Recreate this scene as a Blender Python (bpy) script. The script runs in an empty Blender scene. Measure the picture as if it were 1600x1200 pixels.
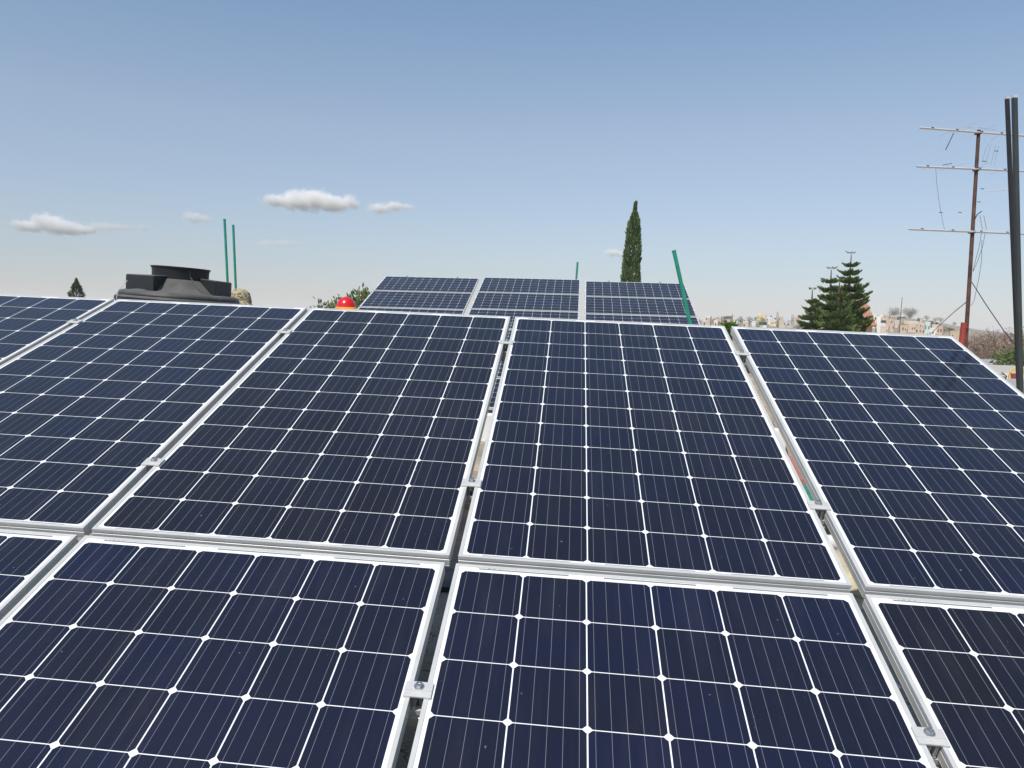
import bpy, math, random
from mathutils import Vector, Matrix, noise
import numpy as np

random.seed(7)
scn = bpy.context.scene
COL = scn.collection

# ------------------------------------------------------------------ camera, sky, sun, exposure
EYE = 1.62
PITCH = math.radians(5.9)
ROLL = math.radians(1.9)                       # the phone was held a little askew
FPX, CX, CY = 1235.24, 757.37, 621.11          # measured on the 1600x1200 photograph
cam = bpy.data.cameras.new("camera")
camo = bpy.data.objects.new("camera", cam)
COL.objects.link(camo)
cam.sensor_fit = 'HORIZONTAL'
cam.sensor_width = 36.0
cam.lens = FPX / 1600 * 36
cam.shift_x = (800 - CX) / 1600
cam.shift_y = (CY - 600) / 1600
cam.clip_start = 0.05
cam.clip_end = 30000
camo.location = (0, 0, EYE)
camo.rotation_euler = (Matrix.Rotation(math.pi / 2 - PITCH, 4, 'X') @ Matrix.Rotation(ROLL, 4, 'Z')).to_euler()
scn.camera = camo

SUN_EL, SUN_AZ = math.radians(55), math.radians(213)   # azimuth clockwise from +Y
world = bpy.data.worlds.new("World")
scn.world = world
world.use_nodes = True
wn = world.node_tree
wn.nodes.clear()
sky = wn.nodes.new('ShaderNodeTexSky')
sky.sky_type = 'NISHITA'
sky.sun_disc = False
sky.sun_elevation = SUN_EL
sky.sun_rotation = SUN_AZ
sky.altitude = 2000
sky.air_density = 1.5
sky.dust_density = 0.8
sky.ozone_density = 6.0
bg = wn.nodes.new('ShaderNodeBackground')
bg.inputs['Strength'].default_value = 0.1308
wo = wn.nodes.new('ShaderNodeOutputWorld')
hs = wn.nodes.new('ShaderNodeHueSaturation')      # grades the sky colour: a little paler
hs.inputs['Saturation'].default_value = 0.72
tint = wn.nodes.new('ShaderNodeMix')
tint.data_type = 'RGBA'
tint.blend_type = 'MULTIPLY'
tint.inputs[0].default_value = 1.0
# tint painted over the sky colour, changing with the height above the horizon
wtc = wn.nodes.new('ShaderNodeTexCoord')
wsx = wn.nodes.new('ShaderNodeSeparateXYZ')
wn.links.new(wtc.outputs['Generated'], wsx.inputs[0])
wrp = wn.nodes.new('ShaderNodeValToRGB')
wel = wrp.color_ramp.elements
for _ in range(2):
    wel.new(.5)
for i, (p_, c_) in enumerate(((.03, (.84, .835, .95)), (.08, (.93, .905, .955)), (.22, (1.05, 1.045, 1.045)), (.36, (.885, 1.06, 1.14)))):
    wel[i].position = p_
    wel[i].color = (c_[0] / 1.2, c_[1] / 1.2, c_[2] / 1.2, 1)
wn.links.new(wsx.outputs[2], wrp.inputs[0])
wn.links.new(wrp.outputs[0], tint.inputs[7])
wn.links.new(sky.outputs[0], hs.inputs['Color'])
wn.links.new(hs.outputs[0], tint.inputs[6])
wn.links.new(tint.outputs[2], bg.inputs[0])
wn.links.new(bg.outputs[0], wo.inputs[0])

sun = bpy.data.lights.new("sun", 'SUN')
sun.energy = 4.4
sun.angle = math.radians(0.53)
sun.color = (1.0, 0.955, 0.88)
suno = bpy.data.objects.new("sun", sun)
COL.objects.link(suno)
sd = Vector((math.sin(SUN_AZ) * math.cos(SUN_EL), math.cos(SUN_AZ) * math.cos(SUN_EL), math.sin(SUN_EL)))
suno.rotation_euler = sd.to_track_quat('Z', 'Y').to_euler()
suno.location = (0, 0, 40)

scn.view_settings.view_transform = 'Standard'
scn.view_settings.look = 'None'
scn.view_settings.exposure = 0.0
scn.view_settings.gamma = 1.0
scn.cycles.max_bounces = 24
scn.cycles.diffuse_bounces = 4
scn.cycles.glossy_bounces = 4
scn.cycles.volume_bounces = 24
scn.cycles.use_denoising = True

# ------------------------------------------------------------------ helpers
cp, sp = math.cos(PITCH), math.sin(PITCH)


AF = Vector((0, cp, -sp))
_u = Vector((0, sp, cp))
AX = Vector((1, 0, 0)) * math.cos(ROLL) + _u * math.sin(ROLL)
AU = _u * math.cos(ROLL) - Vector((1, 0, 0)) * math.sin(ROLL)


def horizon(px):
    """height in the photograph of the level line at a pixel column"""
    return CY - FPX * math.tan(PITCH) / math.cos(ROLL) + (px - CX) * math.tan(ROLL)


def at(px, py, Y):
    """point of the place seen at a pixel of the photograph, at forward distance Y"""
    x, y = (px - CX) / FPX, (py - CY) / FPX
    d = AX * x - AU * y + AF
    return Vector((0, 0, EYE)) + d * (Y / d.y)


class MB:
    def __init__(s):
        s.v, s.f, s.m = [], [], []

    def face(s, pts, mi=0):
        b = len(s.v)
        s.v += [tuple(p) for p in pts]
        s.f.append(tuple(range(b, b + len(pts))))
        s.m.append(mi)

    def box(s, c, size, M=None, mi=0):
        hx, hy, hz = size[0] / 2, size[1] / 2, size[2] / 2
        b = len(s.v)
        for dz in (-hz, hz):
            for dx, dy in ((-hx, -hy), (hx, -hy), (hx, hy), (-hx, hy)):
                p = Vector((dx, dy, dz))
                if M is not None:
                    p = M @ p
                s.v.append(tuple(Vector(c) + p))
        for q in ((3, 2, 1, 0), (4, 5, 6, 7), (0, 1, 5, 4), (1, 2, 6, 5), (2, 3, 7, 6), (3, 0, 4, 7)):
            s.f.append(tuple(b + i for i in q))
            s.m.append(mi)

    def tube(s, pts, r, n=8, r2=None, cap=True, mi=0):
        pts = [Vector(p) for p in pts]
        b = len(s.v)
        N = len(pts)
        prev = None
        for i, p in enumerate(pts):
            t = (pts[min(i + 1, N - 1)] - pts[max(i - 1, 0)]).normalized()
            if prev is None:
                a = t.orthogonal().normalized()
            else:
                a = (prev - t * prev.dot(t)).normalized()
            prev = a
            c = t.cross(a)
            rr = r if r2 is None else r + (r2 - r) * i / (N - 1)
            for k in range(n):
                th = 2 * math.pi * k / n + math.pi / n
                s.v.append(tuple(p + (a * math.cos(th) + c * math.sin(th)) * rr))
        for i in range(N - 1):
            for k in range(n):
                s.f.append((b + i * n + k, b + i * n + (k + 1) % n, b + (i + 1) * n + (k + 1) % n, b + (i + 1) * n + k))
                s.m.append(mi)
        if cap:
            s.f.append(tuple(b + k for k in reversed(range(n))))
            s.m.append(mi)
            s.f.append(tuple(b + (N - 1) * n + k for k in range(n)))
            s.m.append(mi)

    def lathe(s, prof, n=32, c=(0, 0, 0), a0=0, a1=2 * math.pi, mi=0):
        """prof: list of (r, z)"""
        full = abs(a1 - a0 - 2 * math.pi) < 1e-6
        cols = n if full else n + 1
        b = len(s.v)
        for r, z in prof:
            for k in range(cols):
                th = a0 + (a1 - a0) * k / n
                s.v.append((c[0] + r * math.cos(th), c[1] + r * math.sin(th), c[2] + z))
        for i in range(len(prof) - 1):
            for k in range(n):
                k2 = (k + 1) % cols
                s.f.append((b + i * cols + k, b + i * cols + k2, b + (i + 1) * cols + k2, b + (i + 1) * cols + k))
                s.m.append(mi)

    def build(s, name, mat, parent=None, smooth=False, M=None):
        me = bpy.data.meshes.new(name)
        me.from_pydata(s.v, [], s.f)
        mats = mat if isinstance(mat, (list, tuple)) else [mat]
        for m in mats:
            me.materials.append(m)
        if len(mats) > 1:
            me.polygons.foreach_set('material_index', s.m)
        if smooth:
            me.polygons.foreach_set('use_smooth', [True] * len(s.f))
        me.update()
        o = bpy.data.objects.new(name, me)
        COL.objects.link(o)
        if parent:
            o.parent = parent
        if M is not None:
            o.matrix_local = M
        return o


def smooth_by_angle(o, deg=35):
    """smooth shading with hard edges kept where faces turn sharply"""
    import bmesh
    bm = bmesh.new()
    bm.from_mesh(o.data)
    bmesh.ops.remove_doubles(bm, verts=bm.verts, dist=1e-5)
    bmesh.ops.recalc_face_normals(bm, faces=bm.faces)
    for f in bm.faces:
        f.smooth = True
    for e in bm.edges:
        if len(e.link_faces) == 2 and e.calc_face_angle(0) > math.radians(deg):
            e.smooth = False
    bm.to_mesh(o.data)
    bm.free()
    return o


def tag(o, label=None, cat=None, group=None, kind=None):
    for k, v in (('label', label), ('category', cat), ('group', group), ('kind', kind)):
        if v:
            o[k] = v
    return o


def empty(name, M=None, loc=None, rz=0):
    o = bpy.data.objects.new(name, None)
    o.empty_display_size = 0.1
    COL.objects.link(o)
    if M is not None:
        o.matrix_world = M
    if loc is not None:
        o.location = loc
        o.rotation_euler = (0, 0, rz)
    return o


def kids(o):
    return [c for c in bpy.data.objects if c.parent == o]


def copy_tree(o, parent=None):
    c = o.copy()
    COL.objects.link(c)
    if parent:
        c.parent = parent
    for ch in kids(o):
        copy_tree(ch, c)
    return c


# ------------------------------------------------------------------ materials
class NT:
    def __init__(s, name):
        s.mat = bpy.data.materials.new(name)
        s.mat.use_nodes = True
        s.t = s.mat.node_tree
        s.b = s.t.nodes['Principled BSDF']

    def n(s, typ, **kw):
        x = s.t.nodes.new(typ)
        for k, v in kw.items():
            setattr(x, k, v)
        return x

    def l(s, a, b):
        s.t.links.new(a, b)

    def val(s, sock, v):
        if hasattr(v, 'is_linked') or isinstance(v, bpy.types.NodeSocket):
            s.l(v, sock)
        else:
            sock.default_value = v

    def math(s, op, a, b=None, c=None, clamp=False):
        x = s.n('ShaderNodeMath', operation=op, use_clamp=clamp)
        s.val(x.inputs[0], a)
        if b is not None:
            s.val(x.inputs[1], b)
        if c is not None:
            s.val(x.inputs[2], c)
        return x.outputs[0]

    def mix(s, f, a, b):
        x = s.n('ShaderNodeMix', data_type='RGBA')
        s.val(x.inputs[0], f)
        s.val(x.inputs[6], a)
        s.val(x.inputs[7], b)
        return x.outputs[2]

    def noise(s, scale, detail=4, rough=0.55, vec=None):
        x = s.n('ShaderNodeTexNoise')
        x.inputs['Scale'].default_value = scale
        x.inputs['Detail'].default_value = detail
        x.inputs['Roughness'].default_value = rough
        if vec is not None:
            s.l(vec, x.inputs['Vector'])
        return x.outputs['Fac']

    def obj(s):
        return s.n('ShaderNodeTexCoord').outputs['Object']

    def ramp(s, f, stops):
        x = s.n('ShaderNodeValToRGB')
        e = x.color_ramp.elements
        while len(e) < len(stops):
            e.new(0.5)
        for i, (p, c) in enumerate(stops):
            e[i].position = p
            e[i].color = c if len(c) == 4 else (*c, 1)
        s.l(f, x.inputs[0])
        return x.outputs[0]

    def bump(s, h, strength=0.3, dist=0.01):
        x = s.n('ShaderNodeBump')
        x.inputs['Strength'].default_value = strength
        x.inputs['Distance'].default_value = dist
        s.l(h, x.inputs['Height'])
        s.l(x.outputs[0], s.b.inputs['Normal'])

    def set(s, **kw):
        for k, v in kw.items():
            s.val(s.b.inputs[k.replace('_', ' ')], v)
        return s.mat


def c4(r, g, b):
    return (r, g, b, 1)


def plain(name, col, rough=0.6, metal=0.0, var=0.25, scale=6.0, bump=0.0, spec=0.5, var2=None):
    """colour with a soft worn variation"""
    t = NT(name)
    v = t.obj()
    f = t.noise(scale, 6, 0.6, v)
    a = c4(*[min(1, c * (1 - var)) for c in col])
    b = c4(*[min(1, c * (1 + var)) for c in (var2 or col)])
    cc = t.ramp(f, [(0.3, a), (0.7, b)])
    t.set(Base_Color=cc, Roughness=rough, Metallic=metal)
    t.b.inputs['Specular IOR Level'].default_value = spec
    if bump:
        t.bump(t.noise(scale * 6, 5, 0.6, v), bump, 0.01)
    return t.mat


PW, PL, PIT = 0.9878, 1.9484, 0.1588      # module width, length and cell pitch
MU, MV = (PW - 6 * PIT) / 2, 0.0165
MT = PL - 12 * PIT - MV
FH = 0.035                              # frame height


def cell_material():
    t = NT("solar cells")
    co = t.obj()
    sx = t.n('ShaderNodeSeparateXYZ')
    t.l(co, sx.inputs[0])
    X = t.math('DIVIDE', t.math('SUBTRACT', sx.outputs[0], MU), PIT)
    Y = t.math('DIVIDE', t.math('SUBTRACT', sx.outputs[1], MV), PIT)
    fx = t.math('FRACT', X)
    fy = t.math('FRACT', Y)
    ax = t.math('ABSOLUTE', t.math('SUBTRACT', fx, 0.5))
    ay = t.math('ABSOLUTE', t.math('SUBTRACT', fy, 0.5))
    m = t.math('LESS_THAN', ax, 0.4902)
    m = t.math('MULTIPLY', m, t.math('LESS_THAN', ay, 0.4930))
    m = t.math('MULTIPLY', m, t.math('LESS_THAN', t.math('ADD', ax, ay), 0.929))
    for a, hi in ((X, 6.0), (Y, 12.0)):
        m = t.math('MULTIPLY', m, t.math('GREATER_THAN', a, 0.0))
        m = t.math('MULTIPLY', m, t.math('LESS_THAN', a, hi))
    # busbars: five thin silver ribbons per cell, along the module
    bb = t.math('ABSOLUTE', t.math('SUBTRACT', t.math('FRACT', t.math('MULTIPLY', fx, 5.0)), 0.5))
    bar = t.math('LESS_THAN', bb, 0.014)
    # ribbon in the row gaps and the ends
    # per-cell tone
    cmb = t.n('ShaderNodeCombineXYZ')
    t.l(t.math('FLOOR', X), cmb.inputs[0])
    t.l(t.math('FLOOR', Y), cmb.inputs[1])
    oi = t.n('ShaderNodeObjectInfo')
    t.l(t.math('MULTIPLY', oi.outputs['Random'], 91.7), cmb.inputs[2])
    wnz = t.n('ShaderNodeTexWhiteNoise', noise_dimensions='3D')
    t.l(cmb.outputs[0], wnz.inputs['Vector'])
    drift = t.noise(4.2, 3, .6, co)
    mixv = t.math('ADD', t.math('MULTIPLY', wnz.outputs['Value'], .62), t.math('SUBTRACT', t.math('MULTIPLY', drift, .9), .22), clamp=True)
    tone = t.ramp(mixv, [(0.0, (.0064, .0060, .0098)), (0.35, (.0056, .0062, .0150)), (0.75, (.0050, .0064, .0205)), (1.0, (.0046, .0072, .0270))])
    hue = t.n('ShaderNodeMix', data_type='RGBA', blend_type='MULTIPLY')      # each module has its own cell shade
    hue.inputs[0].default_value = 1
    t.l(tone, hue.inputs[6])
    t.l(oi.outputs['Color'], hue.inputs[7])
    tone = hue.outputs[2]
    # fine vertical grain of the cell fingers and soft patches
    mp = t.n('ShaderNodeMapping')
    mp.inputs['Scale'].default_value = (900, 6, 1)
    t.l(co, mp.inputs[0])
    grain = t.noise(1.0, 2, 0.5, mp.outputs[0])
    cell = t.mix(t.math('MULTIPLY', grain, 0.42), tone, c4(.014, .018, .034))
    soft = t.noise(5.5, 3, .6, co)
    cell = t.mix(t.math('MULTIPLY', t.math('SUBTRACT', soft, .42, clamp=True), 1.1), cell, c4(.006, .0085, .030))
    cell = t.mix(t.math('MULTIPLY', bar, 0.42), cell, c4(.42, .43, .46))
    # backsheet with the string ribbons showing through in the end margins
    def band(y, w):
        return t.math('LESS_THAN', t.math('ABSOLUTE', t.math('SUBTRACT', Y, y)), w)
    seg = t.math('LESS_THAN', t.math('ABSOLUTE', t.math('SUBTRACT', t.math('FRACT', t.math('MULTIPLY', X, 0.5)), 0.5)), 0.36)
    endm = t.math('MULTIPLY', t.math('MAXIMUM', band(12 + MT * .46 / PIT, .017), band(-MV * .24 / PIT, .010)), seg)
    # the tiny printed mark near the corner of the top margin
    wm = t.n('ShaderNodeTexWhiteNoise', noise_dimensions='1D')
    t.l(t.math('FLOOR', t.math('MULTIPLY', X, 70.0)), wm.inputs['W'])
    mark = t.math('MULTIPLY', t.math('MULTIPLY', band(12 + MT * .62 / PIT, .014), t.math('LESS_THAN', t.math('ABSOLUTE', t.math('SUBTRACT', X, .42)), .2)), t.math('GREATER_THAN', wm.outputs['Value'], .45))
    inx = t.math('LESS_THAN', t.math('ABSOLUTE', t.math('SUBTRACT', X, 3.0)), 2.9)
    endm = t.math('MAXIMUM', t.math('MULTIPLY', endm, inx), t.math('MULTIPLY', mark, .6))
    sheet = t.mix(endm, c4(.80, .80, .79), c4(.20, .205, .21))
    col = t.mix(m, sheet, cell)
    # dust film
    dn = t.noise(2.3, 8, 0.65, co)
    dn2 = t.noise(38, 6, 0.7, co)
    dust = t.math('MULTIPLY', t.math('MULTIPLY', t.math('SUBTRACT', dn, 0.25, clamp=True), dn2), 0.035)
    spots = t.math('MULTIPLY', t.math('GREATER_THAN', t.noise(62, 2, 0.5, co), 0.765), 0.3)
    ms = t.n('ShaderNodeMapping')
    ms.inputs['Scale'].default_value = (9, 1.1, 1)
    t.l(co, ms.inputs[0])
    smear = t.math('MULTIPLY', t.math('SUBTRACT', t.noise(1.6, 5, .6, ms.outputs[0]), .5, clamp=True), .07)
    dust = t.math('ADD', dust, smear)
    col = t.mix(t.math('ADD', dust, spots), col, c4(.42, .40, .38))
    t.set(Base_Color=col, Roughness=0.55)
    t.b.inputs['Specular IOR Level'].default_value = 0.15
    t.b.inputs['Coat Weight'].default_value = 1.0
    t.b.inputs['Coat IOR'].default_value = 1.27
    t.val(t.b.inputs['Coat Roughness'], t.math('ADD', 0.035, t.math('MULTIPLY', dn2, 0.06)))
    return t.mat


def alu_material(name="anodised aluminium", col=(.60, .595, .572), metal=0.20, rough=0.45):
    t = NT(name)
    co = t.obj()
    f = t.noise(9, 6, 0.65, co)
    f2 = t.noise(140, 3, 0.6, co)
    cc = t.ramp(f, [(0.3, tuple(c * .88 for c in col)), (0.7, tuple(min(1, c * 1.06) for c in col))])
    t.set(Base_Color=cc, Metallic=metal, Roughness=t.math('ADD', rough - .06, t.math('MULTIPLY', f2, 0.14)))
    return t.mat


def concrete_material(name, col, crack=True, scale=1.0):
    t = NT(name)
    co = t.obj()
    big = t.noise(0.9 * scale, 6, 0.6, co)
    fine = t.noise(60 * scale, 4, 0.7, co)
    cc = t.ramp(big, [(0.3, tuple(c * .7 for c in col)), (0.55, col), (0.75, tuple(min(1, c * 1.25) for c in col))])
    cc = t.mix(t.math('MULTIPLY', t.math('GREATER_THAN', fine, 0.56), 0.35), cc, c4(*[c * .45 for c in col]))
    if crack:
        vo = t.n('ShaderNodeTexVoronoi', feature='DISTANCE_TO_EDGE')
        vo.inputs['Scale'].default_value = 3.1 * scale
        wv = t.n('ShaderNodeVectorMath', operation='ADD')
        nz = t.n('ShaderNodeTexNoise')
        nz.inputs['Scale'].default_value = 5
        t.l(co, nz.inputs['Vector'])
        t.l(co, wv.inputs[0])
        t.l(nz.outputs['Color'], wv.inputs[1])
        t.l(wv.outputs[0], vo.inputs['Vector'])
        ck = t.math('LESS_THAN', vo.outputs['Distance'], 0.013)
        cc = t.mix(t.math('MULTIPLY', ck, 0.75), cc, c4(.03, .027, .024))
    t.set(Base_Color=cc, Roughness=0.9)
    t.bump(fine, 0.4, 0.01)
    return t.mat


def leaf_material(name, cols, rough=0.55, trans=0.25):
    """leaf colour varied per leaf"""
    t = NT(name)
    g = t.n('ShaderNodeNewGeometry')
    f = g.outputs['Random Per Island']
    n = len(cols)
    cc = t.ramp(f, [(i / (n - 1), c) for i, c in enumerate(cols)])
    t.set(Base_Color=cc, Roughness=rough)
    t.b.inputs['Specular IOR Level'].default_value = 0.3
    tr = t.n('ShaderNodeBsdfTranslucent')
    t.l(cc, tr.inputs[0])
    mx = t.n('ShaderNodeMixShader')
    mx.inputs[0].default_value = trans
    t.l(t.b.outputs[0], mx.inputs[1])
    t.l(tr.outputs[0], mx.inputs[2])
    t.l(mx.outputs[0], t.t.nodes['Material Output'].inputs[0])
    return t.mat


M = {}
M['cells'] = cell_material()
M['alu'] = alu_material()
M['rail'] = alu_material("rail aluminium", (.60, .59, .57), .3, .42)
M['steel'] = alu_material("zinc bolt", (.55, .56, .57), .9, .32)
M['roof'] = concrete_material("roof screed", (.38, .31, .235))
M['tan_block'] = concrete_material("grainy stone", (.52, .43, .30), False, 1.4)
M['whitewash'] = plain("whitewash", (.72, .71, .68), .85, var=.1, scale=2.0, bump=.15)
M['brick_tan'] = concrete_material("tan masonry", (.44, .33, .22), True, .6)
M['blackplastic'] = None
M['green_paint'] = plain("green paint", (.016, .26, .17), .4, var=.18, scale=14)
M['dark_paint'] = plain("dark grey paint", (.042, .050, .047), .5, var=.2, scale=8)
M['black_paint'] = plain("black brown steel", (.018, .016, .016), .5, var=.35, scale=7)
M['rust'] = plain("rusty pipe", (.055, .030, .026), .8, var=.45, scale=5, bump=.3, var2=(.115, .055, .035))
M['red_pipe'] = plain("red oxide pipe", (.28, .045, .03), .7, var=.25, scale=5)
M['old_alu'] = alu_material("weathered aluminium", (.70, .70, .71), .4, .4)
M['wire'] = plain("black wire", (.025, .025, .028), .5, var=.1)
M['sack'] = plain("beige sacking", (.50, .43, .28), .95, var=.2, scale=7, bump=.5)
M['green_sheet'] = plain("green sheet", (.025, .19, .12), .5, var=.2, scale=4)
M['red_tile'] = plain("red tile", (.36, .15, .10), .85, var=.25, scale=9, bump=.3)
M['helmet_red'] = plain("red helmet shell", (.62, .012, .022), .28, var=.06, scale=3)
M['orange'] = plain("orange brim", (.85, .30, .015), .35, var=.08)
M['skin'] = plain("skin", (.36, .20, .13), .55, var=.1, scale=10)
M['shirt'] = plain("blue work shirt", (.06, .09, .16), .9, var=.2, scale=20)
M['trousers'] = plain("denim trousers", (.04, .05, .09), .9, var=.2, scale=20)
M['hair'] = plain("dark hair", (.015, .012, .010), .6, var=.2, scale=40)
M['boots'] = plain("brown boots", (.06, .035, .02), .6, var=.2)
M['bark'] = plain("bark", (.09, .07, .055), .9, var=.3, scale=12, bump=.6)
M['twig'] = plain("dry twigs", (.20, .155, .12), .9, var=.3, scale=5)


def tank_material():
    t = NT("black polyethylene")
    co = t.obj()
    f = t.noise(4.5, 7, 0.62, co)
    f2 = t.noise(30, 5, 0.7, co)
    dust = t.ramp(f, [(0.35, (0, 0, 0)), (0.75, (1, 1, 1))])
    g = t.n('ShaderNodeNewGeometry')
    sz = t.n('ShaderNodeSeparateXYZ')
    t.l(g.outputs['Normal'], sz.inputs[0])
    up = t.math('MULTIPLY', t.math('SUBTRACT', sz.outputs[2], 0.15, clamp=True), 0.5)   # dust settles on what faces up
    k = t.math('MULTIPLY', t.math('ADD', up, 0.03), t.math('ADD', t.math('MULTIPLY', dust, 0.6), 0.55))
    k = t.math('ADD', k, t.math('MULTIPLY', t.math('GREATER_THAN', f2, 0.70), 0.12), clamp=True)
    cc = t.mix(k, c4(.010, .0125, .016), c4(.33, .31, .275))
    t.set(Base_Color=cc, Roughness=t.math('ADD', .45, t.math('MULTIPLY', k, .6)))
    t.b.inputs['Specular IOR Level'].default_value = .32
    return t.mat


def camo_material():
    t = NT("camouflage cloth")
    co = t.obj()
    a = t.noise(34, 2, .5, co)
    cc = t.ramp(a, [(.38, (.06, .05, .03)), (.44, (.36, .29, .18)), (.56, (.50, .43, .29)), (.62, (.12, .13, .06))])
    t.set(Base_Color=cc, Roughness=.95)
    t.bump(t.noise(30, 3, .6, co), .4, .01)
    return t.mat


M['blackplastic'] = tank_material()
M['camo'] = camo_material()
M['leaf_cypress'] = leaf_material("cypress foliage", [(.042, .074, .026), (.078, .135, .042), (.12, .185, .06), (.175, .23, .082)], trans=.1)
M['leaf_araucaria'] = leaf_material("araucaria foliage", [(.040, .075, .033), (.075, .132, .042), (.13, .19, .054), (.22, .26, .075)], trans=.12)
M['leaf_pine'] = leaf_material("pine foliage", [(.045, .075, .04), (.075, .115, .055), (.11, .15, .07)], trans=.1)
M['leaf_bright'] = leaf_material("bright foliage", [(.05, .12, .015), (.09, .20, .02), (.15, .27, .03)])
M['leaf_olive'] = leaf_material("olive foliage", [(.075, .11, .03), (.13, .18, .055), (.22, .25, .095)])
M['leaf_grey'] = leaf_material("greyish foliage", [(.055, .062, .042), (.085, .092, .062), (.12, .125, .09)])
M['leaf_brown'] = leaf_material("bare brownish crown", [(.12, .095, .08), (.17, .135, .11), (.22, .18, .15)])
M['leaf_dry'] = leaf_material("dry leaves", [(.17, .115, .085), (.30, .21, .155), (.42, .32, .25), (.28, .15, .115)])
M['grass'] = leaf_material("grass", [(.06, .10, .02), (.11, .16, .035), (.20, .22, .07)])

# ------------------------------------------------------------------ the setting: terrain and roof
GZ = -2.7        # ground beside the house


def sstep(a, b, x):
    t = min(1, max(0, (x - a) / (b - a)))
    return t * t * (3 - 2 * t)


def terrain(x, y):
    d = math.hypot(x, y)
    az = math.atan2(x, max(y, 1e-3)) if y > 0 else math.copysign(math.pi / 2, x)
    h = GZ
    h += 3.6 * sstep(190, 640, d)                       # the plain climbs towards the town
    h += 0.9 * sstep(45, 80, d) * (1 - sstep(90, 150, d)) * sstep(.35, .55, az)
    # the built-up hill on the right
    dx = (az - 0.486) / 0.060
    h += 8.3 * math.exp(-dx * dx) * sstep(330, 620, d) * (1 - sstep(680, 900, d))
    h += 1.6 * math.exp(-((az - .31) / .11) ** 2) * sstep(300, 600, d) * (1 - sstep(700, 950, d))
    h += .25 * (noise.noise(Vector((x * .02, y * .02, 3))) if d > 40 else 0)
    return h


def ground():
    mb = MB()
    rad = [0, 10, 20, 30, 40, 50, 60, 70, 80, 95, 110, 140, 180, 230, 290, 350, 410, 460, 510, 550, 590, 630, 670, 720, 780, 860, 1000, 1300, 1800, 2600, 3600]
    azs = list(np.linspace(-math.pi, -.7, 24)) + list(np.linspace(-.68, .2, 40)) + list(np.linspace(.22, .8, 50)) + list(np.linspace(.85, math.pi, 22))[:-1]
    n = len(azs)
    for r in rad:
        for a in azs:
            x, y = r * math.sin(a), r * math.cos(a)
            mb.v.append((x, y, terrain(x, y)))
    for i in range(len(rad) - 1):
        for k in range(n):
            k2 = (k + 1) % n
            mb.f.append((i * n + k, (i + 1) * n + k, (i + 1) * n + k2, i * n + k2))
            mb.m.append(0)
    t = NT("dry ground")
    co = t.obj()
    f = t.noise(.05, 8, .65, co)
    f2 = t.noise(.6, 6, .7, co)
    cc = t.ramp(f, [(.35, (.27, .205, .15)), (.5, (.36, .285, .21)), (.62, (.20, .19, .10)), (.75, (.42, .35, .27))])
    cc = t.mix(t.math('MULTIPLY', f2, .4), cc, c4(.16, .13, .09))
    t.set(Base_Color=cc, Roughness=.95)
    o = mb.build('ground', t.mat, smooth=True)
    tag(o, kind='structure')


ground()

ROOF_SLOPE = -0.006


def roofz(x):
    return ROOF_SLOPE * x


def roof():
    # the terrace under the modules: a slab with walls down to the ground
    x0, x1, y0, y1 = -9.0, 8.6, -4.0, 26.0
    mb = MB()
    c = [(x0, y0), (x1, y0), (x1, y1), (x0, y1)]
    top = [Vector((x, y, roofz(x))) for x, y in c]
    bot = [Vector((x, y, GZ - 1.0)) for x, y in c]
    nx, ny = 24, 40
    for j in range(ny):
        for i in range(nx):
            q = []
            for a, b in ((i, j), (i + 1, j), (i + 1, j + 1), (i, j + 1)):
                x = x0 + (x1 - x0) * a / nx
                y = y0 + (y1 - y0) * b / ny
                q.append((x, y, roofz(x)))
            mb.face(q)
    for i in range(4):
        k = (i + 1) % 4
        mb.face([bot[i], bot[k], top[k], top[i]])
    o = mb.build('roof_terrace', M['roof'])
    tag(o, kind='structure')


roof()

# ------------------------------------------------------------------ solar modules
O_NEAR = Vector((-0.03637, 2.021043, -0.619964 + EYE))
U = Vector((0.995007, -0.099183, -0.011131)).normalized()
V = Vector((0.09749, 0.941979, 0.321202))
V = (V - U * V.dot(U)).normalized()
N = U.cross(V)
O_FAR = Vector((-2.12804, 16.41145, 0.752372 + EYE))
UF = Vector((0.993617, -0.112774, 0.002775)).normalized()
VF = Vector((0.105543, 0.937761, 0.31932))
VF = (VF - UF * VF.dot(UF)).normalized()
NF = UF.cross(VF)


def basis(u, v, n, o):
    m = Matrix.Identity(4)
    for i, a in enumerate((u, v, n)):
        for r in range(3):
            m[r][i] = a[r]
    for r in range(3):
        m[r][3] = o[r]
    return m


def near_pt(u, v, w=0.0):
    return O_NEAR + U * u + V * v + N * w


def make_frame_mesh():
    prof = [(0, 0), (0, -.0095), (.0022, -.0108), (.0022, -.0135), (0, -.0148), (0, -.0305), (.0015, -.0318), (0, -.033), (0, -FH),
            (.030, -FH), (.030, -.0332), (.0098, -.0332), (.0098, 0)]
    mb = MB()
    cs = [(0, 0, 1, 1), (PW, 0, -1, 1), (PW, PL, -1, -1), (0, PL, 1, -1)]
    n = len(prof)
    for x, y, sx_, sy_ in cs:
        for d, z in prof:
            mb.v.append((x + sx_ * d, y + sy_ * d, z))
    for i in range(4):
        k = (i + 1) % 4
        for a in range(n):
            b = (a + 1) % n
            mb.f.append((i * n + a, k * n + a, k * n + b, i * n + b))
            mb.m.append(0)
    return mb


def make_module():
    root = empty('solar_panel')
    fr = make_frame_mesh().build('frame', M['alu'], root)
    g = MB()
    e = .0096
    g.box((PW / 2, PL / 2, -.0045), (PW - 2 * e, PL - 2 * e, .006))
    g.build('cell_sheet', M['cells'], root)
    jb = MB()
    jb.box((PW / 2, PL - .18, -.020), (.12, .10, .022))
    jb.build('junction_box', M['black_paint'], root)
    return root


mod = make_module()
used = [False]


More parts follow.
